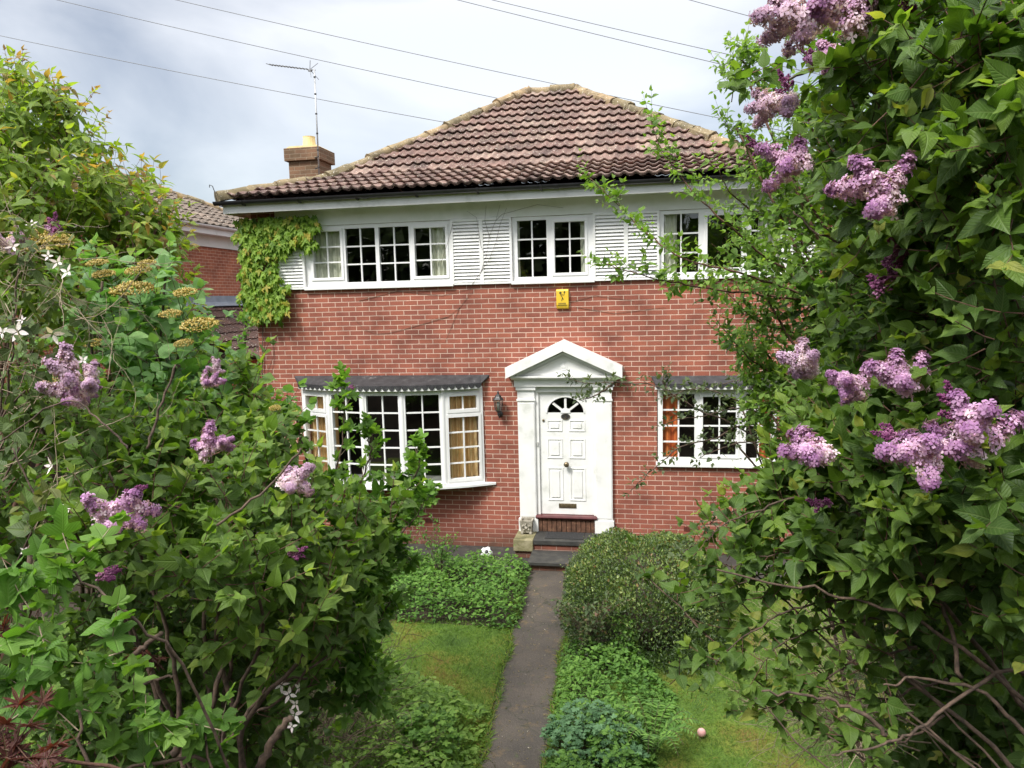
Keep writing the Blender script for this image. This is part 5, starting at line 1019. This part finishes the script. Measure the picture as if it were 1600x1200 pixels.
cover('weeds', (2.4, 4.9, -7.1, -4.2), 9000, hw1, .055, 'spring_leaf', T_MID, 'loose light green weeds beside the near end of the path on its left', 'weeds', 32)
def hw2(x_, y_):
    f = min(1, (x_ - pathR(y_) + .02) / .22, (6.35 + .12 * math.sin(y_ * 4) - x_) / .35, (-3.25 - y_) / .3, (y_ + 7.0) / .2); return 0 if f <= 0 else (.30 * f * lump(x_, y_, 1.4, 4))
cover('weeds', (5.0, 6.6, -7.0, -3.2), 11000, hw2, .042, 'cover', T_MID, 'mixed green weeds along the right edge of the path', 'weeds', 33)
def clump(x, y, r, h, n, mat, tpl, size, label, cat, seed, name):
    e = shrub(name, x, y, label, cat); P_ = Plant(seed); g = P_.g
    for i in range(n):
        a = g.uniform(0, 6.28); rr = r * math.sqrt(g.random()); tip = np.array([x + math.cos(a) * rr, y + math.sin(a) * rr, h * g.uniform(.6, 1.1) * (1 - .4 * (rr / r) ** 2)]); P_.tw.tube([(x + math.cos(a) * rr * .3, y + math.sin(a) * rr * .3, 0), tip * [1, 1, .6], tip], [.003, .002, .0015], 3, False)
        for j in range(5): b_ = g.uniform(0, 6.28); P_.leaf(tip + g.normal(0, .02, 3), (math.cos(b_), math.sin(b_), .1), (g.normal(0, .3), g.normal(0, .3), 1), size * g.uniform(.6, 1.1), g.random())
    P_.done(e, tpl, M[mat], M['bark'], None, .1); return e
clump(5.72, -5.2, .42, .42, 150, 'aqui', T_LOBE, .045, 'blue green lobed leaf perennial at the bottom right edge of the path', 'plant', 41, 'leafy_perennial')
clump(4.35, -5.5, .3, .5, 90, 'currant', T_LOBE, .05, 'upright light green perennial at the near left edge of the path', 'plant', 42, 'leafy_perennial')
# fern like fronds
e = shrub('fern', 6.2, -5.05, 'pale green fern fronds beside the blue green plant at the bottom', 'fern'); P_ = Plant(43); g = P_.g
for i in range(16):
    a = i * .42 + g.normal(0, .1); L_ = g.uniform(.3, .48); pts = [np.array([6.2 + math.cos(a) * L_ * t, -5.05 + math.sin(a) * L_ * t, .34 * math.sin(t * 2.2)]) for t in np.linspace(0.05, 1, 16)]; P_.tw.tube(pts, .0018, 3, False)
    for j in range(1, 15):
        d_ = unit(pts[j + 1] - pts[j - 1]); s_ = unit(np.cross(d_, [0, 0, 1.]))
        for sg in (1, -1): P_.leaf(pts[j], s_ * sg + d_ * .35, np.array([0, 0, 1.]), .085 * math.sin(math.pi * (.15 + .8 * j / 15)), g.random())
P_.done(e, T_NARROW, M['cover'], M['bark'])
# grass
def grass(regf, box, n, seed, label):
    g = np.random.default_rng(seed); pos = []
    while len(pos) < n:
        x_, y_ = g.uniform(box[0], box[1]), g.uniform(box[2], box[3])
        if regf(x_, y_): pos.append((x_, y_, .004))
    pos = np.array(pos); a = g.uniform(0, 6.28, n); Y = np.stack([np.cos(a) * .8, np.sin(a) * .8, g.uniform(.4, 1.2, n)], 1); pat = .45 + .25 * np.sin(pos[:, 0] * 3.1 + 1) * np.sin(pos[:, 1] * 2.7) + .2 * np.sin(pos[:, 0] * 7 + pos[:, 1] * 5)
    tag(scatter('grass', M['grassblade'], None, T_BLADE, pos, Y, np.stack([-np.sin(a) * 0 + g.normal(0, .3, n), g.normal(0, .3, n), np.ones(n)], 1), .040 * g.uniform(.5, 1.4, n), pat + g.normal(0, .22, n), .2, seed), label, 'grass', kind='stuff')
grass(lambda x_, y_: x_ < pathL(y_) - .01 + .04 * math.sin(y_ * 17), (1.6, 4.85, -6.2, -2.7), 52000, 51, 'short mossy yellow green grass left of the path')
grass(lambda x_, y_: x_ > pathR(y_) + .02 + .04 * math.sin(y_ * 13) and not ((x_ - 6.12) ** 2 / .75 + (y_ + 2.45) ** 2 / 1.5 < 1), (5.1, 9.5, -6.0, -1.0), 62000, 52, 'short mossy grass of the right lawn')
g = np.random.default_rng(57); n = 5200; ys_ = g.uniform(-6.5, -1.0, n); sd_ = g.random(n) < .5; ed = np.abs(g.normal(0, .045, n)) - .03
xs_ = np.array([pathL(y_) + .05 * math.sin(y_ * 7) * .4 - e_ if q else pathR(y_) + .05 * math.sin(y_ * 6) * .4 + e_ for y_, q, e_ in zip(ys_, sd_, ed)]); a = g.uniform(0, 6.28, n)
tag(scatter('edge_grass', M['grassblade'], None, T_BLADE, np.stack([xs_, ys_, np.full(n, .012)], 1), np.stack([np.cos(a), np.sin(a), g.uniform(.3, 1.2, n)], 1), np.stack([g.normal(0, .4, n), g.normal(0, .4, n), np.ones(n)], 1), .065 * g.uniform(.4, 1.4, n), g.random(n), .25, 57), 'ragged grass and moss tufts growing over both edges of the path', 'grass', kind='stuff')
# path litter
g = np.random.default_rng(61); n = 900; pos = np.stack([g.uniform(4.5, 5.4, n), g.uniform(-6, -1, n), np.full(n, .017)], 1); pos = pos[[pathL(p[1]) < p[0] < pathR(p[1]) for p in pos]]; n = len(pos); a = g.uniform(0, 6.28, n)
M['litter'] = leafmat('dry_litter', [(0, (.10, .07, .03)), (.9, (.26, .19, .10)), (1, (.6, .55, .5))], .1)
tag(scatter('fallen_litter', M['litter'], None, T_NARROW, pos, np.stack([np.cos(a), np.sin(a), np.zeros(n)], 1), np.tile([0, 0, 1.], (n, 1)), g.uniform(.008, .03, n), g.random(n) ** 1.5, .1, 6), 'dry brown petals and bits of leaf scattered on the path', 'litter', kind='stuff')

# --- left: cherry like tree
e = shrub('leafy_tree', 1.6, -7.2, 'dense bright green tree with pointed leaves and reddish shoot tips, upper left', 'tree')
P_ = Plant(9, (.4, -.4, 0)); kw = dict(droop=.55, tilt=.35, twr=.002)
T1 = [(20, 170, 4.4, 70), (90, 190, 4.4, 60), (60, 270, 4.2, 90), (150, 290, 4.4, 70), (200, 330, 4.4, 60), (10, 330, 4.0, 100), (120, 370, 4.2, 80), (230, 380, 4.5, 60), (235, 430, 4.6, 50), (200, 440, 4.3, 80), (250, 480, 4.7, 45), (60, 440, 4.0, 90), (275, 525, 4.8, 35), (230, 520, 4.6, 55), (120, 500, 4.1, 90), (-60, 200, 4.2, 100), (-60, 400, 4.0, 100), (295, 565, 4.8, 35), (230, 570, 4.5, 60), (20, 130, 4.4, 28), (110, 165, 4.5, 22), (60, 145, 4.4, 22), (250, 345, 4.5, 30), (245, 385, 4.7, 25)]
cs = blobs(P_, T1, 95, .30, 5, .115, 1.0, **kw)
for px_, py_, dx_ in ((15, 110, -.1), (32, 115, .3), (125, 165, .5), (140, 200, .6), (170, 275, .6), (190, 285, .7), (215, 300, .6), (235, 325, .6), (255, 350, .5), (60, 165, .3), (85, 170, .2)): P_.twig(at(px_, py_ + 18, 4.4), sdir(dx_, 1, 0), .20, 6, .06, droop=.1, tone=.5, twr=.002, spread=.6)
root_stems(P_, (1.6, -7.2, 0), cs[::2], .045, .010, .6); P_.done(e, T_LONG, M['cherry_leaf'], M['barkred'], None, .16)
# --- viburnum with golden heads
e = shrub('viburnum_bush', 3.1, -7.6, 'viburnum bush with flat golden flower heads between the tree and the left lilac', 'shrub')
P_ = Plant(10, (.25, -.35, 0)); kw = dict(droop=.25, tilt=.35, twr=.002)
cs = blobs(P_, [(160, 440, 3.2, 55), (230, 470, 3.2, 60), (290, 500, 3.2, 50), (200, 540, 3.1, 70), (280, 570, 3.1, 60), (330, 590, 3.1, 45), (140, 520, 3.1, 50), (350, 640, 3.1, 45), (120, 600, 3.0, 60), (230, 620, 3.0, 70), (310, 660, 3.0, 50), (390, 650, 3.2, 30), (260, 420, 3.3, 25, .7), (420, 620, 3.5, 22, .7), (440, 650, 3.5, 22, .7)], 115, .22, 3, .085, 1.0, **kw)
root_stems(P_, (3.1, -7.6, gz(3.1, -7.6)), cs[::2], .018, .006); P_.done(e, T_ROUND, M['viburnum'], M['bark'], None, .1)
for i, (px, py, w_) in enumerate([(77, 392, 70), (45, 375, 50), (95, 378, 36), (153, 415, 30), (163, 433, 32), (217, 428, 36), (230, 415, 26), (208, 460, 58), (290, 462, 34), (267, 495, 32), (313, 515, 52), (288, 540, 28), (147, 540, 28), (83, 608, 46), (430, 640, 18), (462, 648, 16), (12, 900, 20)]):
    flower(e, 'gold_flower', px, py, 2.95, w_ * 1.05, sdir(0, 1, -.5), i % 2)
# --- clematis scramble
e = shrub('clematis', 3.6, -8.9, 'dark tangle of clematis with a few white and pale pink flowers at the left edge', 'clematis')
P_ = Plant(11); kw = dict(droop=.5, tilt=.6, twr=.0015)
cs = blobs(P_, [(30, 420, 2.4, 60), (90, 460, 2.5, 50), (20, 510, 2.3, 70), (90, 550, 2.4, 60), (40, 610, 2.3, 70), (130, 500, 2.6, 35), (30, 700, 2.2, 60, .8), (100, 740, 2.1, 60, .7), (70, 800, 2.0, 60, .5), (40, 360, 2.4, 35)], 120, .22, 4, .062, 1.0, **kw)
for i in range(26): s_ = at(P_.g.uniform(-20, 170), P_.g.uniform(400, 700), 2.35); branchy(P_, s_, P_.g.normal(0, 1, 3), .3, .002, 1)
root_stems(P_, (3.6, -8.9, gz(3.6, -8.9)), cs[::2], .008, .003); P_.done(e, T_MID, M['clematis_leaf'], M['bark'], M['barkpale'], .12)
g = np.random.default_rng(3)
for i, (px, py, w_) in enumerate([(82, 655 - 133, 34), (28, 518, 34), (3, 520, 26), (80, 728, 28), (103, 797, 34), (38, 860, 14), (90, 410, 24), (105, 425, 26), (75, 400, 18), (20, 385, 22), (50, 350, 18), (130, 563, 18), (35, 500, 16)]):
    flower(e, 'clematis', px, py, 2.05 if py > 600 else 2.25, w_, sdir(g.normal(0, .3), g.normal(.3, .3), -1), i % 3, 'flower')
for i, (px, py, w_) in enumerate([(440, 1070, 24), (452, 1085, 26), (462, 1100, 24), (460, 1117, 28), (456, 1135, 18), (467, 1075, 20)]): flower(e, 'clematis', px, py, 2.6, w_, sdir(g.normal(0, .4), g.normal(0, .4), -1), i % 3, 'flower')
# --- left lilac
e = shrub('lilac_bush', 4.5, -8.7, 'broad mid green lilac bush filling the lower left with scattered pale mauve flower clusters', 'lilac')
P_ = Plant(12, (.2, -.3, 0)); kw = dict(droop=.05, tilt=.42, twr=.0022)
H1 = [(60, 660, 2.5, 60), (150, 660, 2.6, 60), (240, 680, 2.6, 70), (330, 700, 2.7, 70), (400, 690, 2.8, 50), (430, 750, 2.7, 48), (170, 740, 2.4, 70), (270, 770, 2.4, 80), (360, 800, 2.4, 80), (480, 790, 2.7, 55), (450, 850, 2.5, 70), (540, 840, 2.8, 45), (100, 800, 2.2, 60, .6), (180, 850, 2.1, 70), (280, 880, 2.2, 80), (390, 900, 2.2, 80), (500, 900, 2.5, 60), (560, 900, 2.7, 35), (470, 960, 2.4, 70), (560, 960, 2.7, 35, .8), (380, 980, 2.3, 60, .7), (520, 1010, 2.6, 50, .8), (590, 850, 2.9, 25), (620, 800, 3.0, 18, .8), (330, 620, 3.0, 45), (390, 600, 3.1, 40), (400, 640, 3.0, 40), (450, 700, 3.0, 35), (560, 800, 2.8, 30), (430, 1040, 2.6, 45, .5), (480, 1060, 2.7, 30, .4)]
cs = blobs(P_, H1, 180, .18, 4, .078, 1.1, **kw)
blobs(P_, [(300, 1010, 3.7, 150), (400, 1120, 3.8, 110), (450, 1040, 3.6, 90), (470, 1150, 4.0, 70), (100, 1190, 3.3, 150), (250, 1010, 2.9, 120), (380, 1090, 3.0, 100), (200, 1190, 2.8, 120), (200, 900, 3.1, 150), (350, 850, 3.2, 140), (100, 700, 3.2, 140), (60, 950, 2.6, 150), (420, 940, 3.1, 90), (300, 1080, 3.2, 150), (130, 1130, 2.9, 150), (400, 1150, 3.3, 80, .6), (-40, 800, 2.4, 120)], 95, .24, 4, .085, .9, tone=-.25)  # inner foliage; the lowered leaf tone paints in the shade within the bush
root_stems(P_, (4.5, -8.7, gz(4.5, -8.7) - .1), cs[::3], .015, .004)
for pix, r_ in (([(30, 1040), (35, 960), (42, 900), (50, 855)], .013), ([(200, 1035), (225, 1010), (252, 988)], .009), ([(225, 1068), (250, 1060), (272, 1055)], .005), ([(270, 1180), (300, 1130), (322, 1095)], .012), ([(405, 1200), (430, 1150), (455, 1120)], .013), ([(200, 700), (160, 660), (100, 625), (0, 690)], .003), ([(90, 870), (60, 790), (20, 700)], .003), ([(230, 700), (250, 640), (275, 570)], .004), ([(340, 820), (420, 760), (470, 700)], .004)):
    P_.stem([at(x_, y_, 2.0 + .0002 * x_) for x_, y_ in pix], r_, r_ * .7, 7, .01)
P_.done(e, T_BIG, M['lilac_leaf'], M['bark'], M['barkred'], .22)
for i, (kind, px, py, d, l, dx, dy) in enumerate([('pale_flower', 108, 580, 2.15, 80, -.05, 1), ('pale_flower', 143, 590, 2.15, 52, .35, 1), ('lilac_flower', 110, 620, 2.15, 50, -.4, .3), ('lilac_flower', 140, 612, 2.2, 34, .6, .3), ('lilac_flower', 325, 690, 2.3, 62, .25, 1), ('lilac_flower', 350, 692, 2.3, 36, 1, .5), ('pale_flower', 462, 745, 2.35, 68, .8, .5), ('lilac_flower', 185, 797, 2.0, 92, .75, .65), ('dark_flower', 215, 768, 2.0, 40, .9, .5),
    ('dark_flower', 170, 897, 1.85, 48, .8, .3), ('dark_flower', 465, 862, 2.3, 38, .8, .4), ('pale_flower', 338, 573, 2.8, 26, .3, .5), ('lilac_flower', 334, 598, 2.8, 38, 1, .15), ('dark_flower', 87, 355, 3.0, 46, .1, 1), ('lilac_flower', 84, 362, 3.0, 30, -.6, .4), ('pale_flower', 20, 380, 2.6, 46, .8, .3), ('pale_flower', 38, 372, 2.6, 34, .3, .3), ('dark_flower', 550, 605, 3.0, 12, 1, 0)]):
    flower(e, kind, px, py, d, l * .95, sdir(dx, dy), i % 4)
# --- currant shrubs with lobed leaves
def currant(x, y, label, lst, shoots, size, seed, dens=130):
    e = shrub('currant_bush', x, y, label, 'currant bush'); P_ = Plant(seed); cs = blobs(P_, lst, dens, .16, 3, size, .7, droop=.25, tilt=.4, twr=.0018)
    for dd, pix in shoots: P_.arch([at(x_, y_, dd) for x_, y_ in pix], .005, .002, size, .055, .07, 1, droop=.2, tilt=.4, twr=.0012)
    root_stems(P_, (x, y, gz(x, y)), cs[::4], .007, .003); P_.done(e, T_LOBE, M['currant'], M['bark'], M['barkpale'], .16); return e
currant(5.1, -9.3, 'near currant bush with large bright lobed leaves in the bottom left corner', [(100, 890, 1.75, 55, .7), (60, 980, 1.7, 60), (150, 1010, 1.7, 55, .8), (40, 1080, 1.65, 60), (120, 1110, 1.65, 60, .8), (220, 1100, 1.75, 45, .7), (230, 1180, 1.75, 60, .5), (20, 930, 1.7, 40), (320, 1140, 1.9, 35, .4), (330, 1180, 1.9, 30, .5)], [], .066, 13, 130)
currant(3.7, -7.0, 'taller currant bush with lobed leaves reaching up in front of the bow window', [(505, 770, 3.4, 34, .6), (585, 775, 3.5, 26, .6), (630, 770, 3.6, 18, .5), (480, 790, 3.4, 45), (550, 810, 3.5, 40), (610, 820, 3.6, 35), (520, 860, 3.4, 50), (580, 880, 3.5, 40), (540, 940, 3.4, 50), (560, 1000, 3.4, 45, .8), (640, 750, 3.6, 18, .6), (530, 1030, 3.3, 40, .6), (470, 740, 3.4, 24, .6), (640, 870, 3.7, 16, .5), (560, 1060, 3.5, 50), (500, 1000, 3.5, 60), (610, 940, 3.6, 25, .7), (580, 960, 3.6, 40), (660, 765, 3.7, 12, .7)],
        [(3.4, [(520, 760), (535, 690), (537, 640), (536, 600)]), (3.5, [(560, 760), (580, 710), (575, 690), (575, 675)]), (3.5, [(600, 800), (640, 760), (655, 725), (650, 705)]), (3.5, [(600, 850), (630, 830), (655, 800), (664, 780)]), (3.3, [(480, 720), (470, 680), (460, 655), (430, 650)])], .078, 14, 230)
# maple in the corner
e = shrub('japanese_maple', 5.3, -9.55, 'dark red finely lobed maple leaves in the bottom left corner', 'maple'); P_ = Plant(15)
cs = blobs(P_, [(15, 1185, 1.45, 25), (60, 1205, 1.45, 24), (-10, 1160, 1.45, 25), (30, 1000, 1.9, 18, .6), (240, 1030, 2.1, 20, .4)], 110, .12, 3, .058, 0, droop=.3, tilt=.3); root_stems(P_, (5.3, -9.55, gz(5.3, -9.55)), cs[:3], .007, .003); P_.done(e, T_MAPLE, M['maple'], M['barkred'])
# heather mound, lower centre left
e = shrub('heather_mound', 3.3, -5.7, 'dark feathery heather mound below the lilac at the bottom, with bare twisted stems', 'shrub'); P_ = Plant(16); g = P_.g
for i in range(3200):
    x_, y_ = 3.2 + g.normal(0, .5), -5.75 + g.normal(0, .55); h = 1.0 * math.exp(-((x_ - 3.2) ** 2 / .6 + (y_ + 5.75) ** 2 / .8)) * g.uniform(.5, 1.1); P_.twig(np.array([x_, y_, h]), np.array([g.normal(0, .5), g.normal(0, .5), 1]), .13, 6, .022, spread=.6, droop=0, tilt=.8, twr=.0012, up=.1)
for i in range(28): a = g.uniform(0, 6.28); branchy(P_, np.array([3.3, -5.75, .05]), np.array([math.cos(a), math.sin(a), .8]), 1.0, .010, 2)
P_.done(e, T_NARROW, M['heather'], M['bark'])
# creeper on the wall corner
e = empty('wall_creeper', (.1, -.02, 3.8), 'bright green creeper hanging over the upper left corner of the house', 'creeper'); P_ = Plant(17); g = P_.g
reg = [(375, 338, 495, 362, 1.0), (370, 350, 490, 384, 1.6), (376, 380, 432, 440, 1.5), (378, 440, 446, 492, 1.5), (390, 484, 432, 500, .8), (420, 350, 450, 400, .5), (430, 425, 446, 470, .5)]
for x0_, y0_, x1_, y1_, w_ in reg:
    for i in range(int((x1_ - x0_) * (y1_ - y0_) * .10 * w_)):
        px_, py_ = g.uniform(x0_, x1_), g.uniform(y0_, y1_)
        if 404 < px_ < 436 and 398 < py_ < 425 and g.random() < .6: continue
        py_ += 6 * math.sin(px_ * .16) + 5 * math.sin(px_ * .45) + g.normal(0, 2.5); px_ += 5 * math.sin(py_ * .2) + g.normal(0, 2.5); p = atY(px_, py_, -.06 - .14 * g.random()); 
        if p[2] > 5.24: p[2] = 5.24 - g.random() * .06
        P_.leaf(p, (g.normal(0, .4), -.35 + g.normal(0, .25), -1), (g.normal(0, .35), -1, .55 + g.normal(0, .35)), .098 * g.uniform(.5, 1.25), .3 + .5 * (-.06 - p[1]) / .14 + g.normal(0, .18))
for i in range(90):   # round the corner
    P_.leaf(np.array([-.03 - .15 * g.random(), g.uniform(-.1, .8), g.uniform(3.6, 5.2)]), (g.normal(0, .35), -.2, -1), (-.6, -.8, .5), .09, .45 + g.normal(0, .2))
P_.stem([(.05, -.03, .1), (.10, -.03, 1.5), (.05, -.035, 2.8), (.15, -.04, 3.9), (.2, -.05, 5.0)], .014, .006, 6, .02); P_.stem([(.15, -.04, 4.6), (.4, -.06, 5.05), (.9, -.06, 5.12)], .006, .003, 5, .02)
P_.done(e, T_CREEP, M['creeper'], M['vinewood'], None, .15)
# bush at the house corner
e = empty('corner_shrub', (-.5, -.9, 0), 'tall loose evergreen shrub growing against the left corner of the house', 'shrub'); P_ = Plant(18)
cs = blobs(P_, [(385, 520, 10.6, 18), (378, 560, 10.4, 24), (392, 600, 10.4, 22), (375, 640, 10.3, 30), (395, 690, 10.2, 28), (380, 740, 10.1, 35), (385, 500, 10.7, 10)], 22, .3, 6, .085, .8, tilt=.6, droop=.1, twr=.004); root_stems(P_, (-.5, -.9, 0), cs[::2], .03, .012); P_.done(e, T_MID, M['cover'], M['bark'])
# garden side hedge left and right, seen through gaps
def hedge(name, x0, x1, y0, y1, h, label, seed, n=9000):
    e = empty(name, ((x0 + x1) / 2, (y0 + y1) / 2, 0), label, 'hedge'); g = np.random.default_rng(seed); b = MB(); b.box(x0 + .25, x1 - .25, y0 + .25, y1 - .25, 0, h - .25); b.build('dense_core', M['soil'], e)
    pos = np.stack([g.uniform(x0, x1, n), g.uniform(y0, y1, n), g.uniform(0, h, n)], 1); f = g.integers(0, 3, n); lo = np.array([x0, y0, 0]); hi = np.array([x1, y1, h])
    for a in range(3):
        s_ = f == a; side = g.random(s_.sum()) < .5; pos[s_, a] = np.where(side & (a < 2), lo[a], hi[a]) + g.normal(0, .09, s_.sum())
    c = (lo + hi) / 2; scatter('foliage', M['woodbelt'], e, T_MID, pos, g.normal(0, 1, (n, 3)), unit(pos - c) + g.normal(0, .5, (n, 3)), .11, g.random(n), .1, seed)
hedge('boundary_hedge', 11.6, 13.0, -7, 6, 3.4, 'dark boundary hedge at the right side of the garden', 71)
hedge('boundary_hedge', -3.6, -2.6, -7, 1.0, 2.4, 'dark boundary hedge at the left side of the garden', 72, 6000)
# trees across the road behind the photographer: they darken the window reflections
g = np.random.default_rng(81); n = 26000; pos = np.stack([g.uniform(-26, 40, n), g.uniform(-30, -24, n), g.random(n)], 1); hh = 7.5 + 2.2 * np.sin(pos[:, 0] * .45) + 1.2 * np.sin(pos[:, 0] * 1.1 + 2); pos[:, 2] = pos[:, 2] * hh + 2.0
tag(scatter('tree_belt', M['woodbelt'], None, T_SMALL, pos, g.normal(0, 1, (n, 3)), g.normal(0, .6, (n, 3)) + [0, .3, 1], .75, g.random(n), .1, 81), 'belt of dark trees across the road behind the viewer', 'trees', kind='stuff')
